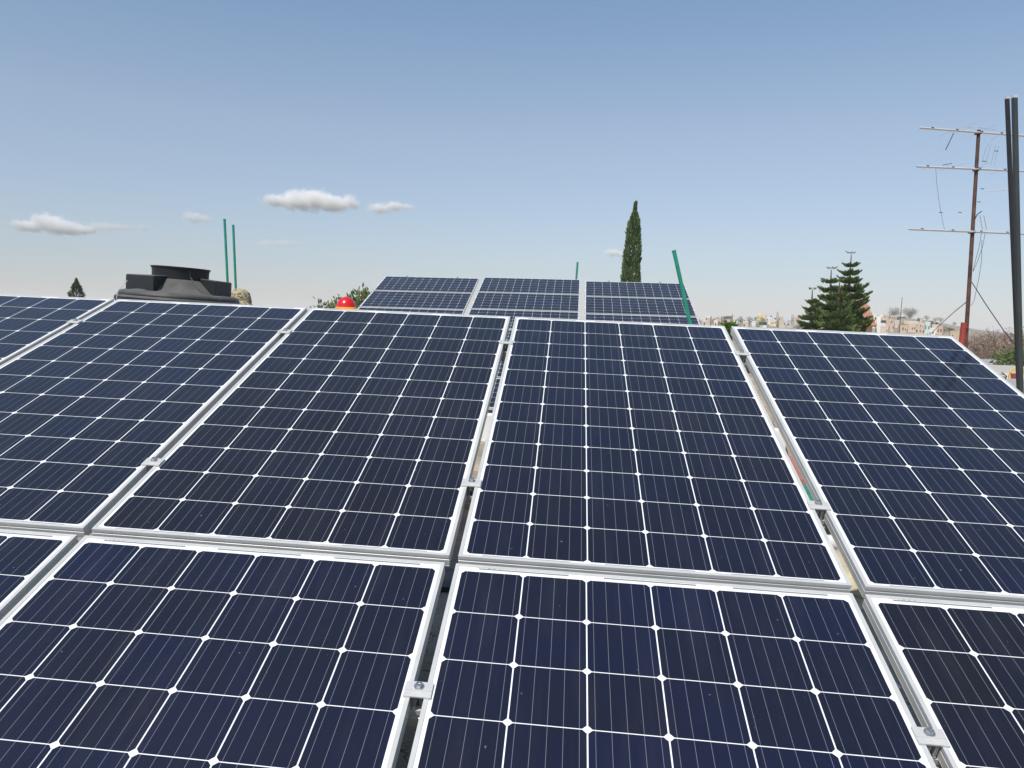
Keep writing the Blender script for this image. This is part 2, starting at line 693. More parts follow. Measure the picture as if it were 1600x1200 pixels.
def place_module(mat, label, group, shade=(1, 1, 1)):
    o = mod if not used[0] else copy_tree(mod)
    used[0] = True
    o.matrix_world = mat
    for ch in kids(o):
        if ch.name.startswith('cell_sheet'):
            ch.color = (*shade, 1)
    tag(o, label, 'solar panel', group)
    return o


DROP, LV = -0.0098, -0.0608
G_UP, G_LO, G_FAR = 'solar panels in the upper row of the near array', 'solar panels in the lower row of the near array', 'solar panels of the far array'
near_defs = [
    (-3.036, 1, 'leftmost upper row solar panel, cut off by the left edge of the photo', (1, 1, 1)),
    (-2.0240, 1, 'large solar panel directly in front of the black water tank', (.92, .92, .88)),
    (-1.0114, 1, 'upper row solar panel in front of the red hard hat, left of the central gap', (.95, .84, .58)),
    (0.0, 1, 'central upper row solar panel below the slanting green pole and cypress', (.92, .95, .95)),
    (1.0206, 1, 'rightmost upper row solar panel, in front of the araucaria trees and dark poles', (.88, 1, 1.12)),
    (-2.032, 0, 'lower row solar panel of which only a small corner shows at the left edge', (.85, 1, 1.2)),
    (-1.0202, 0, 'lower row solar panel filling the bottom left corner of the photo', (.84, 1.0, 1.2)),
    (-0.0028, 0, 'lower row solar panel at the bottom centre, right of the bolted clamp', (.82, 1.0, 1.38)),
    (1.0155, 0, 'lower row solar panel at the bottom right corner of the photo', (1.05, .85, .55)),
]
for du, up, lab, shd in near_defs:
    if up:
        o = near_pt(du - MU, -MV)
    else:
        o = near_pt(du - MU, LV - 12 * PIT - MV, DROP)
    place_module(basis(U, V, N, o), lab, G_UP if up else G_LO, shd)

FGU, FGV = 0.0886, 0.0447
rows = ['topmost', 'second from top', 'third from top', 'fourth from top', 'fifth from top', 'bottom']
cols_ = ['left hand column', 'middle column', 'right hand column']
for c in range(3):
    for r in range(6):
        # landscape: the long side runs along the row; bow of the long rails lifts the middle column a little
        bow = .018 if c == 1 else -.008
        corner = O_FAR + UF * (c * (PL + FGU) + PL) + VF * (-(r + 1) * PW - r * FGV) + NF * bow
        # local x -> VF, local y -> -UF
        place_module(basis(VF, -UF, NF, corner), f'{rows[r]} landscape solar panel in the {cols_[c]} of the far array', G_FAR, (.88, 1, 1.15))

# ---- rails, clamps and supports of the near array
RV_UP, RV_LO = (0.352, 1.572), (-0.478, -1.70)


def make_rail(name, label, v, w):
    root = empty(name, basis(U, V, N, near_pt(0, v, w)))
    tag(root, label, 'rail', 'rails under the near array')
    prof = [(-.02, 0), (-.02, -.012), (-.016, -.014), (-.016, -.020), (-.02, -.022), (-.02, -.045), (.02, -.045), (.02, -.022), (.016, -.020), (.016, -.014), (.02, -.012), (.02, 0), (.006, 0), (.006, -.010), (-.006, -.010), (-.006, 0)]
    mb = MB()
    n = len(prof)
    a0, a1 = -3.15, 2.06
    for x in (a0, a1):
        for y, z in prof:
            mb.v.append((x, y, z))
    for a in range(n):
        b = (a + 1) % n
        mb.f.append((a, b, n + b, n + a))
        mb.m.append(0)
    mb.f.append(tuple(reversed(range(n))))
    mb.m.append(0)
    mb.build('profile', M['rail'], root)
    for x in (a0 - .002, a1 + .002):
        e = MB()
        e.box((x, 0, -.0225), (.004, .043, .048))
        e.build('end_cap', M['black_paint'], root)
    return root


for v, w, lab in ((RV_UP[1], -FH - .001, 'aluminium rail high under the upper row of near panels'),
                  (RV_UP[0], -FH - .001, 'aluminium rail low under the upper row of near panels'),
                  (RV_LO[0], DROP - FH - .001, 'aluminium rail under the bolted clamps of the lower row'),
                  (RV_LO[1], DROP - FH - .001, 'aluminium rail at the foot of the lower row, below the photo')):
    make_rail('mounting_rail', lab, v, w)


def make_clamp():
    root = empty('mid_clamp')
    p = MB()
    # bent plate: two flanges lying on the frames and a trough between
    prof = [(-.029, .001), (-.029, .0045), (.029, .0045), (.029, .001), (.0085, .001), (.0085, -.030), (.0055, -.030), (.0055, .001), (-.0055, .001), (-.0055, -.030), (-.0085, -.030), (-.0085, .001)]
    n = len(prof)
    for y in (-.021, .021):
        for x, z in prof:
            p.v.append((x, y, z))
    for a in range(n):
        b = (a + 1) % n
        p.f.append((a, b, n + b, n + a))
        p.m.append(0)
    p.face([(-.029, -.021, .001), (.029, -.021, .001), (.029, -.021, .0045), (-.029, -.021, .0045)])
    p.face([(.029, .021, .001), (-.029, .021, .001), (-.029, .021, .0045), (.029, .021, .0045)])
    # a raised rib across the plate
    p.box((0, -.004, .0052), (.056, .003, .0016))
    p.build('plate', M['alu'], root)
    b = MB()
    b.lathe([(0, .0052), (.0105, .0052), (.0105, .0072), (0, .0072)], 20, (0, .007, 0))
    b.lathe([(.0078, .0071), (.0080, .0120), (.0068, .0140), (.0040, .0140), (.0036, .0115), (0, .0115)], 6, (0, .007, 0))
    b.tube([(0, .007, .004), (0, .007, -.055)], .004, 8)
    b.build('bolt', M['steel'], root)
    return root


clamp = make_clamp()
cl_used = False
G_CL = 'clamps between neighbouring near panels'
clamps = [
    (-3.036 + .9528 + .0296, RV_UP[1], 0, 'small clamp high between the leftmost panel and the panel before the tank'),
    (-3.036 + .9528 + .0296, RV_UP[0], 0, 'clamp low on the left gap, outside the left edge of the photo'),
    (-2.024 + .9528 + .0299, RV_UP[1], 0, 'small clamp near the top right corner of the panel before the tank'),
    (-2.024 + .9528 + .0299, RV_UP[0], 0, 'bolted clamp low between the two left upper row panels'),
    (-1.0114 + .9528 + .0293, RV_UP[1], 0, 'clamp at the top of the central gap, in front of the far array'),
    (-1.0114 + .9528 + .0293, RV_UP[0], 0, 'clamp low in the central gap with the speckled stone behind it'),
    (.9528 + .0339, RV_UP[1], 0, 'small clamp high in the right gap below the bright green tree'),
    (.9528 + .0339, RV_UP[0], 0, 'clamp low in the right gap next to the green sheet'),
    (-1.0202 + .9528 + .0323, RV_LO[0], DROP, 'clamp with round bolt head between the two lower row panels at bottom centre'),
    (-.0028 + .9528 + .0327, RV_LO[0], DROP, 'clamp with shiny bolt head in the bottom right corner'),
    (-2.032 + .9528 + .0295, RV_LO[0], DROP, 'lower row clamp just outside the left edge of the photo'),
]
for u, v, w, lab in clamps:
    o = clamp if not cl_used else copy_tree(clamp)
    cl_used = True
    o.matrix_world = basis(U, V, N, near_pt(u, v, w))
    tag(o, lab, 'clamp', G_CL)


def support(name, label, base_pt, u, v, n, vs, w, group, mat, ends=(0, 1)):
    """sloping beam on two posts standing on the roof"""
    v0, v1 = vs
    a, b = base_pt + v * v0 + n * w, base_pt + v * v1 + n * w
    root = empty(name, loc=Vector((a.x, a.y, roofz(a.x))))
    tag(root, label, 'support frame', group)
    off = root.location
    m = MB()
    R3 = Matrix((u, v, n)).transposed()
    m.box((a + b) / 2 - off, (.04, (b - a).length, .06), R3)
    m.build('sloping_beam', mat, root)
    for k, t in enumerate((.06, .5, .95)):
        p = a.lerp(b, t) - n * .031 - off
        q = Vector((p.x, p.y, roofz(p.x + off.x) - off.z))
        m = MB()
        m.box((p + q) / 2, (.04, .04, (p - q).length))
        f = m.build('post', mat, root)
        m = MB()
        m.box((q.x, q.y, q.z + .004), (.14, .10, .008))
        m.build('base_plate', mat, f)
    return root


near_sup = [(-2.75, 'far left'), (-1.30, 'left'), (.28, 'central'), (1.75, 'right hand')]
for u, w_ in near_sup:
    support('support_frame', f'{w_} aluminium support frame standing under the near array', O_NEAR + U * u, U, V, N, (-2.0, 1.9), -FH - .048 - .033 + DROP, 'support frames under the near array', M['rail'])
for u, w_ in ((.3, 'left'), (2.6, 'middle left'), (3.9, 'middle right'), (5.7, 'right hand')):
    support('support_frame', f'{w_} aluminium support frame standing under the far array', O_FAR + UF * u, UF, VF, NF, (-6.1, -.05), -FH - .045, 'support frames under the far array', M['rail'])

# low white wall at the foot of the far array
mb = MB()
a = O_FAR + VF * (-6.30) + UF * (-.3)
b = O_FAR + VF * (-6.30) + UF * 6.6
nseg = 20
mid = (a + b) / 2
ang = math.atan2((b - a).y, (b - a).x)
pts = [a.lerp(b, i / nseg) for i in range(nseg + 1)]
prof = [(0, 0), (0, .34), (.02, .36), (.10, .36), (.12, .34), (.12, 0)]
dirn = Vector((-math.sin(ang), math.cos(ang), 0))
for p in pts:
    for d, z in prof:
        q = p + dirn * d
        mb.v.append((q.x, q.y, roofz(q.x) + z * (1 + .0) + (.004 * noise.noise(q * 3))))
n = len(prof)
for i in range(nseg):
    for k in range(n - 1):
        mb.f.append((i * n + k, (i + 1) * n + k, (i + 1) * n + k + 1, i * n + k + 1))
        mb.m.append(0)
for i in (0, nseg):
    mb.f.append(tuple(i * n + k for k in range(n)))
    mb.m.append(0)
o = mb.build('low_wall', M['whitewash'])
tag(o, 'low white wall along the foot of the far array', 'wall')

# ------------------------------------------------------------------ odds and ends on the terrace
def lump(name, label, cat, loc, size, mat, seed, rz=0.0, amp=.25):
    mb = MB()
    nu, nv = 22, 12
    for j in range(nv + 1):
        ph = math.pi / 2 * (j / nv)
        for i in range(nu):
            th = 2 * math.pi * i / nu
            d = Vector((math.cos(th) * math.cos(ph), math.sin(th) * math.cos(ph), math.sin(ph)))
            k = 1 + amp * noise.noise(d * 2.2 + Vector((seed, 0, 0))) + amp * .5 * noise.noise(d * 6 + Vector((seed, 5, 0)))
            mb.v.append((d.x * size[0] * k, d.y * size[1] * k, d.z * size[2] * k))
    for j in range(nv):
        for i in range(nu):
            i2 = (i + 1) % nu
            mb.f.append((j * nu + i, j * nu + i2, (j + 1) * nu + i2, (j + 1) * nu + i))
            mb.m.append(0)
    o = mb.build(name, mat, smooth=True)
    o.location = loc
    o.rotation_euler = (0, 0, rz)
    tag(o, label, cat)
    return o


def on_roof(px, py, Y):
    p = at(px, py, Y)
    return Vector((p.x, p.y, roofz(p.x)))


p = on_roof(1318, 885, 4.95)
lump('folded_sack', 'crumpled beige sack lying on the roof behind the right gap', 'sack', p, (.34, .55, .17), M['sack'], 3, .3)
mb = MB()
p = on_roof(1308, 850, 5.7)
mb.tube([p + Vector((-.5, -.1, .06)), p + Vector((.0, 0, .06)), p + Vector((.6, .14, .06))], .055, 14)
o = smooth_by_angle(mb.build('plastic_pipe', M['whitewash']))
tag(o, 'pale plastic pipe lying on the roof beyond the beige sack', 'pipe')
p = on_roof(742, 735, 6.7)
mb = MB()
mb.box((p.x, p.y, p.z + .16), (.42, .30, .32))
o = mb.build('stone_block', M['tan_block'])
tag(o, 'speckled beige stone block seen through the central gap', 'block')
# green sheet, red tiles and tan wall seen through the right gap
c0 = on_roof(1268, 768, 7.35)


def sheet(name, mat, c, w, l, rz, h, label, cat, wav=.02, nx=14, ny=14):
    m = MB()
    for k, zz in ((0, h), (1, 0)):
        for j in range(ny + 1):
            for i in range(nx + 1):
                x, y = (i / nx - .5) * w, (j / ny - .5) * l
                z = zz + wav * noise.noise(Vector((x * 3, y * 3, 1.7))) if zz else 0
                X = c.x + x * math.cos(rz) - y * math.sin(rz)
                Y = c.y + x * math.sin(rz) + y * math.cos(rz)
                m.v.append((X, Y, roofz(X) + z + .004))
    off = (nx + 1) * (ny + 1)
    for j in range(ny):
        for i in range(nx):
            a = j * (nx + 1) + i
            m.f.append((a, a + 1, a + nx + 2, a + nx + 1))
            m.m.append(0)
    rim = [i for i in range(nx + 1)] + [(j + 1) * (nx + 1) - 1 for j in range(1, ny + 1)] + [ny * (nx + 1) + i for i in range(nx - 1, -1, -1)] + [j * (nx + 1) for j in range(ny - 1, 0, -1)]
    for a, b in zip(rim, rim[1:] + rim[:1]):
        m.f.append((a + off, b + off, b, a))
        m.m.append(0)
    o = m.build(name, mat)
    tag(o, label, cat)
    return o


sheet('green_sheet', M['green_sheet'], c0, .9, 1.15, -.35, .03, 'green sheet lying flat on the roof behind the right gap', 'sheet')
c1 = on_roof(1246, 705, 8.85)
sheet('red_tile_strip', M['red_tile'], c1, .9, 1.55, -.33, .05, 'strip of red tiles on the roof beyond the green sheet', 'tiles', .008)
c2 = on_roof(722, 850, 5.6)
sheet('dark_sheet', M['black_paint'], c2, 1.9, 2.2, .1, .02, 'dark sheet spread on the roof under the central gap', 'sheet', .03, 20, 20)  # dark layer covering the roof seen through the central gap
# tan parapet running away to the right of the far array
mb = MB()
A, B = on_roof(1228, 680, 10.0), on_roof(1168, 556, 24.5)
nseg = 40
for i in range(nseg):
    t0, t1 = i / nseg, (i + .97) / nseg
    pa, pb = A.lerp(B, t0), A.lerp(B, t1)
    d = (B - A).normalized()
    e = Vector((d.y, -d.x, 0))
    hh = .30 + .012 * noise.noise(Vector((i * 1.7, 0, 0)))
    q = [pa - e * .12, pb - e * .12, pb + e * .12, pa + e * .12]
    for lo, hi in ((0, 1), (1, 2), (2, 3), (3, 0)):
        mb.face([q[lo], q[hi], q[hi] + Vector((0, 0, hh)), q[lo] + Vector((0, 0, hh))])
    mb.face([p + Vector((0, 0, hh)) for p in q])
o = mb.build('tan_parapet', M['brick_tan'])
tag(o, 'low tan masonry parapet running away behind the right gap', 'parapet')


def blades(mb, c, r, h, n, rnd, spread=.5):
    for i in range(n):
        a = rnd.uniform(0, 2 * math.pi)
        rr = r * math.sqrt(rnd.random())
        b = Vector((c[0] + rr * math.cos(a), c[1] + rr * math.sin(a), c[2]))
        d = Vector((rnd.gauss(0, spread), rnd.gauss(0, spread), 1)).normalized()
        L = h * rnd.uniform(.5, 1.1)
        s = d.cross(Vector((rnd.gauss(0, 1), rnd.gauss(0, 1), .1))).normalized() * L * .06
        mb.face([b - s, b + s, b + d * L])


rnd = random.Random(5)
mb = MB()
p = on_roof(1219, 668, 10.3)
blades(mb, (p.x, p.y, p.z), .18, .42, 160, rnd)
o = mb.build('weed_tuft', M['leaf_olive'])
tag(o, 'small tuft of weeds growing by the tan parapet', 'weeds')

# ------------------------------------------------------------------ black water tank
def water_tank():
    D = 8.0
    base_x = (281 - CX) / FPX * D
    c = at(281, 437, D)          # centre of the foot of the collar
    root = empty('water_tank')
    tag(root, 'black plastic water tank with open round neck behind the left panels', 'water tank')
    bz = roofz(c.x)
    H = c.z - bz
    root.location = (c.x - .078, c.y, bz)
    R = .60
    # body: barrel, shoulder, cone up to the neck
    prof = [(0, .0), (R - .05, .0), (R - .02, .03)]
    zz = .03
    while zz < H - .42:
        prof += [(R - .02, zz + .03), (R, zz + .06), (R, zz + .16), (R - .02, zz + .19)]
        zz += .22
    prof += [(R - .015, H - .25), (R + .0, H - .235), (R + .0, H - .205), (R - .010, H - .192), (R - .026, H - .186), (R - .026, H - .178), (R - .034, H - .158), (R - .055, H - .140), (R - .085, H - .130), (R - .105, H - .134),
             (.47, H - .132), (.43, H - .115), (.275, H - .002), (.265, H)]
    m = MB()
    m.lathe(prof, 72)
    smooth_by_angle(m.build('barrel', M['blackplastic'], root), 32)
    # neck: flaring collar, open at the top
    m = MB()
    m.lathe([(.268, H - .02), (.268, H + .02), (.270, H + .085), (.276, H + .106), (.284, H + .110), (.284, H + .120), (.272, H + .122), (.262, H + .09), (.256, H - .03)], 72)
    m.lathe([(0, H + .012), (.256, H + .012)], 48)
    smooth_by_angle(m.build('neck', M['blackplastic'], root), 32)
    # raised lugs round the neck, with the bare cone showing between them
    cam_az = math.atan2(-c.y, -c.x)
    for k, (da, half) in enumerate(((math.radians(-57), math.radians(29)), (math.radians(69), math.radians(29)), (math.radians(186), math.radians(38)))):
        m = MB()
        nn = 14
        zb, zt = H - .16, H + .028
        r0, r1 = .24, .455
        ring = []
        for i in range(nn + 1):
            a = cam_az + da - half + 2 * half * i / nn
            # slightly flattened outer face so that the lug reads as a block
            fl = 1 / max(.75, math.cos((i / nn - .5) * 2 * half)) * .965
            ring.append([(r0 * math.cos(a), r0 * math.sin(a)), (r1 * fl * math.cos(a), r1 * fl * math.sin(a))])
        for i in range(nn):
            (a0, b0), (a1, b1) = ring[i], ring[i + 1]
            top = lambda q, z=zt: (q[0], q[1], z)
            m.face([top(a0), top(b0, zt - .012), top(b1, zt - .012), top(a1)])
            m.face([top(b0, zb), top(b1, zb), top(b1, zt - .012), top(b0, zt - .012)])
        for i in (0, nn):
            a0, b0 = ring[i]
            q = [(a0[0], a0[1], zb), (b0[0], b0[1], zb), (b0[0], b0[1], zt - .012), (a0[0], a0[1], zt)]
            m.face(q if i == 0 else q[::-1])
        o = m.build('lug', M['blackplastic'], root)
        bv = o.modifiers.new('soft edges', 'BEVEL')
        bv.width = .012
        bv.segments = 3
        bv.limit_method = 'ANGLE'
        import bmesh
        bm = bmesh.new(); bm.from_mesh(o.data); bmesh.ops.remove_doubles(bm, verts=bm.verts, dist=1e-5); bmesh.ops.recalc_face_normals(bm, faces=bm.faces); bm.to_mesh(o.data); bm.free()
    # thin cord tied from the neck down over the shoulder
    def pol(a, r, z):
        return Vector((r * math.cos(cam_az + a), r * math.sin(cam_az + a), z))
    m = MB()
    m.tube([pol(.30, .280, H + .085), pol(.31, .288, H + .03), pol(.42, .40, H - .075), pol(.60, .52, H - .13), pol(.66, .59, H - .17), pol(.67, .612, H - .24), pol(.67, .615, H - .5)], .003, 6)
    m.build('tie_cord', M['dark_paint'], root)
    m = MB()
    m.tube([pol(-1.05, .54, H - .05), pol(-1.1, .57, H - .10), pol(-1.15, .60, H - .155), pol(-1.15, .612, H - .22), pol(-1.15, .615, H - .5)], .0035, 6)
    m.build('tie_cord', M['old_alu'], root)
    root.rotation_euler = (0, math.radians(2.6), 0)
    return root


water_tank()

# ------------------------------------------------------------------ two workers, of whom the photo shows only the hats
def skin_obj(name, joints, edges, mat, parent, sub=2):
    me = bpy.data.meshes.new(name)
    me.from_pydata([j[0] for j in joints], edges, [])
    o = bpy.data.objects.new(name, me)
    COL.objects.link(o)
    o.parent = parent
    sk = o.modifiers.new('skin', 'SKIN')
    sk.use_smooth_shade = True
    for i, j in enumerate(joints):
        r = j[1] if isinstance(j[1], tuple) else (j[1], j[1])
        me.skin_vertices[0].data[i].radius = r
    me.skin_vertices[0].data[0].use_root = True
    ss = o.modifiers.new('smooth', 'SUBSURF')
    ss.levels = ss.render_levels = sub
    me.materials.append(mat)
    return o


def person(loc, rz, label, hat, stoop=0.0):
    root = empty('person', loc=loc, rz=rz)
    tag(root, label, 'person', 'workers behind the near array')
    h = 1.0
    J = [((0, 0, .95), (.15, .11)), ((0, 0, 1.12), (.14, .10)), ((0, -.01, 1.30), (.17, .11)), ((0, 0, 1.44), (.10, .08)), ((0, .0, 1.52), .055), ((0, -.012, 1.60), (.072, .085)), ((0, -.005, 1.68), (.078, .095)), ((0, 0, 1.745), (.06, .075))]
    E_ = [(i, i + 1) for i in range(7)]
    for s in (-1, 1):
        b = len(J)
        J += [((s * .19, 0, 1.40), .062), ((s * .27, .02, 1.13), .045), ((s * .25, -.14, .92), .034), ((s * .245, -.19, .86), (.036, .022))]
        E_ += [(3, b), (b, b + 1), (b + 1, b + 2), (b + 2, b + 3)]
        hx = s * .245
        for k, (fx_, L) in enumerate(((-.03, .075), (-.010, .085), (.010, .08), (.03, .062))):
            q = len(J)
            J += [((hx + fx_, -.225, .835), .009), ((hx + fx_ * 1.1, -.235 - L * .3, .835 - L * .55), .008), ((hx + fx_ * 1.1, -.225 - L * .2, .835 - L), .007)]
            E_ += [(b + 3, q), (q, q + 1), (q + 1, q + 2)]
        q = len(J)
        J += [((hx - s * .045, -.20, .85), .010), ((hx - s * .06, -.235, .82), .008)]
        E_ += [(b + 3, q), (q, q + 1)]
        q = len(J)
        J += [((s * .095, 0, .90), (.088, .095)), ((s * .10, -.01, .50), .06), ((s * .10, .02, .10), .042), ((s * .105, -.11, .035), (.04, .032)), ]
        E_ += [(0, q), (q, q + 1), (q + 1, q + 2), (q + 2, q + 3)]
    q = len(J)
    J += [((0, -.115, 1.63), .013)]
    E_ += [(5, q)]
    for s in (-1, 1):
        q = len(J)
        J += [((s * .084, .01, 1.655), (.012, .02))]
        E_ += [(6, q)]
    skin_obj('body', J, E_, M['skin'], root)
    m = MB()
    for s in (-1, 1):
        m = MB()
        m.lathe([(0, -.006), (.010, -.004), (.012, 0), (.010, .004), (0, .006)], 10, (s * .032, -.097, 1.665))
        m.build('eye', M['hair'], root)
    m = MB()
    m.box((0, -.098, 1.588), (.046, .008, .010))
    m.build('mouth', M['hair'], root)
    # shirt, trousers, boots
    S = [((0, 0, .92), (.165, .125)), ((0, 0, 1.12), (.16, .118)), ((0, -.01, 1.30), (.188, .127)), ((0, 0, 1.45), (.10, .085))]
    Es = [(0, 1), (1, 2), (2, 3)]
    for s in (-1, 1):
        b = len(S)
        S += [((s * .20, 0, 1.40), .076), ((s * .275, .02, 1.13), .06), ((s * .255, -.11, .96), .05)]
        Es += [(3, b), (b, b + 1), (b + 1, b + 2)]
    skin_obj('shirt', S, Es, M['shirt'], root)
    T = [((0, 0, .98), (.155, .118))]
    Et = []
    for s in (-1, 1):
        b = len(T)
        T += [((s * .10, 0, .88), (.102, .108)), ((s * .105, -.01, .50), .076), ((s * .105, .02, .09), .062)]
        Et += [(0, b), (b, b + 1), (b + 1, b + 2)]
    skin_obj('trousers', T, Et, M['trousers'], root)
    for s in (-1, 1):
        skin_obj('boot', [((s * .105, .03, .10), .058), ((s * .105, .03, .05), .055), ((s * .11, -.13, .042), (.050, .040))], [(0, 1), (1, 2)], M['boots'], root)
    hat(root)
    return root


def hard_hat(root):
    hc = (0, 0, 1.69)
    m = MB()
    R = .112
    prof = [(R, 0)] + [(R * math.cos(a), .130 * math.sin(a)) for a in np.linspace(.12, math.pi / 2 - .02, 12)] + [(0, .130)]
    m.lathe(prof, 40, hc)
    o = smooth_by_angle(m.build('hard_hat', M['helmet_red'], root), 40)
    rb = MB()
    rb.tube([(0, -.100 * math.cos(a) , 1.69 + .126 * math.sin(a)) for a in np.linspace(.35, math.pi - .35, 14)], .010, 8)
    smooth_by_angle(rb.build('ridge', M['helmet_red'], o), 40)
    b = MB()
    for i in range(1):
        b.lathe([(.108, .012), (.134, -.004), (.136, -.010), (.108, -.006)], 40, hc)
    # peak towards the camera side
    for k in range(10):
        a0, a1 = -math.pi / 2 - .75 + 1.5 * k / 10, -math.pi / 2 - .75 + 1.5 * (k + 1) / 10
        def pk(a, r, z):
            return (r * math.cos(a), r * math.sin(a), 1.69 + z)
        e0 = .137 + .045 * math.cos((a0 + math.pi / 2) / .75 * math.pi / 2)
        e1 = .137 + .045 * math.cos((a1 + math.pi / 2) / .75 * math.pi / 2)
        b.face([pk(a0, .122, .002), pk(a0, e0, -.018), pk(a1, e1, -.018), pk(a1, .122, .002)])
        b.face([pk(a0, .122, -.004), pk(a1, .122, -.004), pk(a1, e1, -.024), pk(a0, e0, -.024)])
        b.face([pk(a0, e0, -.018), pk(a0, e0, -.024), pk(a1, e1, -.024), pk(a1, e1, -.018)])
    b.build('brim', M['orange'], o)


def camo_hat(root):
    hc = (0, 0, 1.70)
    m = MB()
    n = 40
    prof = [(.113, -.03), (.116, .0), (.108, .045), (.094, .078), (.068, .102), (.034, .112), (0, .114)]
    m.lathe(prof, n, hc)
    for i, v in enumerate(m.v):
        q = Vector(v)
        k = 1 + .13 * noise.noise(q * 16)
        m.v[i] = (v[0] * k, v[1] * k, v[2] + .008 * noise.noise(q * 14) - .16 * v[0])
    o = m.build('camouflage_hat', M['camo'], root, smooth=True)
    b = MB()
    nn = 48
    for i in range(nn):
        def rp(j, r, z):
            a = 2 * math.pi * j / nn
            return (r * math.cos(a), r * math.sin(a), 1.70 + z + .012 * math.sin(3 * a) - (.02 if r > .15 else 0) - .16 * r * math.cos(a))
        b.face([rp(i, .112, -.026), rp(i, .172, -.048), rp(i + 1, .172, -.048), rp(i + 1, .112, -.026)])
        b.face([rp(i, .112, -.030), rp(i + 1, .112, -.030), rp(i + 1, .172, -.052), rp(i, .172, -.052)])
        b.face([rp(i, .172, -.048), rp(i, .172, -.052), rp(i + 1, .172, -.052), rp(i + 1, .172, -.048)])
    b.build('brim', M['camo'], o)


p = at(541, 467, 9.3)
person(Vector((p.x, p.y, p.z - 1.795)), .25, 'person behind the near array wearing a red hard hat with orange brim', hard_hat)
p = at(377, 456, 8.95)
person(Vector((p.x, p.y, p.z - 1.782)), .5, 'person beside the black tank wearing a camouflage hat', camo_hat)

# ------------------------------------------------------------------ poles
def pole(name, label, px0, py0, px1, py1, Y0, Y1, r, mat, group, n=10, square=False, capmat=None):
    """from the tip seen at (px0,py0) through (px1,py1), down to the roof"""
    a, b = at(px0, py0, Y0), at(px1, py1, Y1)
    d = (b - a).normalized()
    t = 0
    q = a
    for _ in range(4000):
        if q.z <= roofz(q.x):
            break
        q = q + d * .005
    root = empty(name, loc=q)
    tag(root, label, 'pole', group)
    m = MB()
    if square:
        dd = a - q
        for z0, base in ((0, q - q), (1, dd)):
            for sx_, sy_ in ((-1, -1), (1, -1), (1, 1), (-1, 1)):
                m.v.append(tuple(base + Vector((sx_ * r, sy_ * r, 0))))
        m.f += [(3, 2, 1, 0), (4, 5, 6, 7), (0, 1, 5, 4), (1, 2, 6, 5), (2, 3, 7, 6), (3, 0, 4, 7)]
        m.m += [0] * 6
    else:
        m.tube([q - q, a - q], r, n)
    s = m.build('shaft', mat, root)
    if not square:
        smooth_by_angle(s, 40)
    c = MB()
    u = (a - q).normalized()
    if square:
        c.box(a - q, (2.1 * r, 2.1 * r, .014))
    else:
        c.tube([a - q - u * .01, a - q + u * .006], r * 1.08, n)
    c.build('end_cap', capmat or mat, root)
    return root


GP = 'green poles standing on the roof'
pole('green_pole', 'taller of the two thin upright green poles behind the water tank', 350.8, 343, 355.6, 442, 9.6, 9.6, .0150, M['green_paint'], GP)
pole('green_pole', 'shorter of the two thin upright green poles behind the water tank', 364.3, 352, 368.6, 455, 10.0, 10.0, .0150, M['green_paint'], GP)
pole('green_pole', 'thick green pole leaning left in front of the far array', 1053, 392, 1077, 500, 7.6, 7.6, .0185, M['green_paint'], GP)
pole('green_pole', 'short green pole tip above the top edge of the far array', 902.5, 410, 900.3, 437, 17.6, 17.6, .022, M['green_paint'], GP)
DP = 'dark steel posts at the right edge'
pole('steel_post', 'black brown square post leaning behind its grey neighbour at the right edge', 1573.5, 153, 1592, 605, 4.75, 4.62, .0090, M['black_paint'], DP, square=True, capmat=M['old_alu'])
pole('steel_post', 'dark grey green square post nearest the right edge of the photo', 1585, 151, 1594.5, 605, 4.45, 4.45, .0108, M['dark_paint'], DP, square=True, capmat=M['old_alu'])

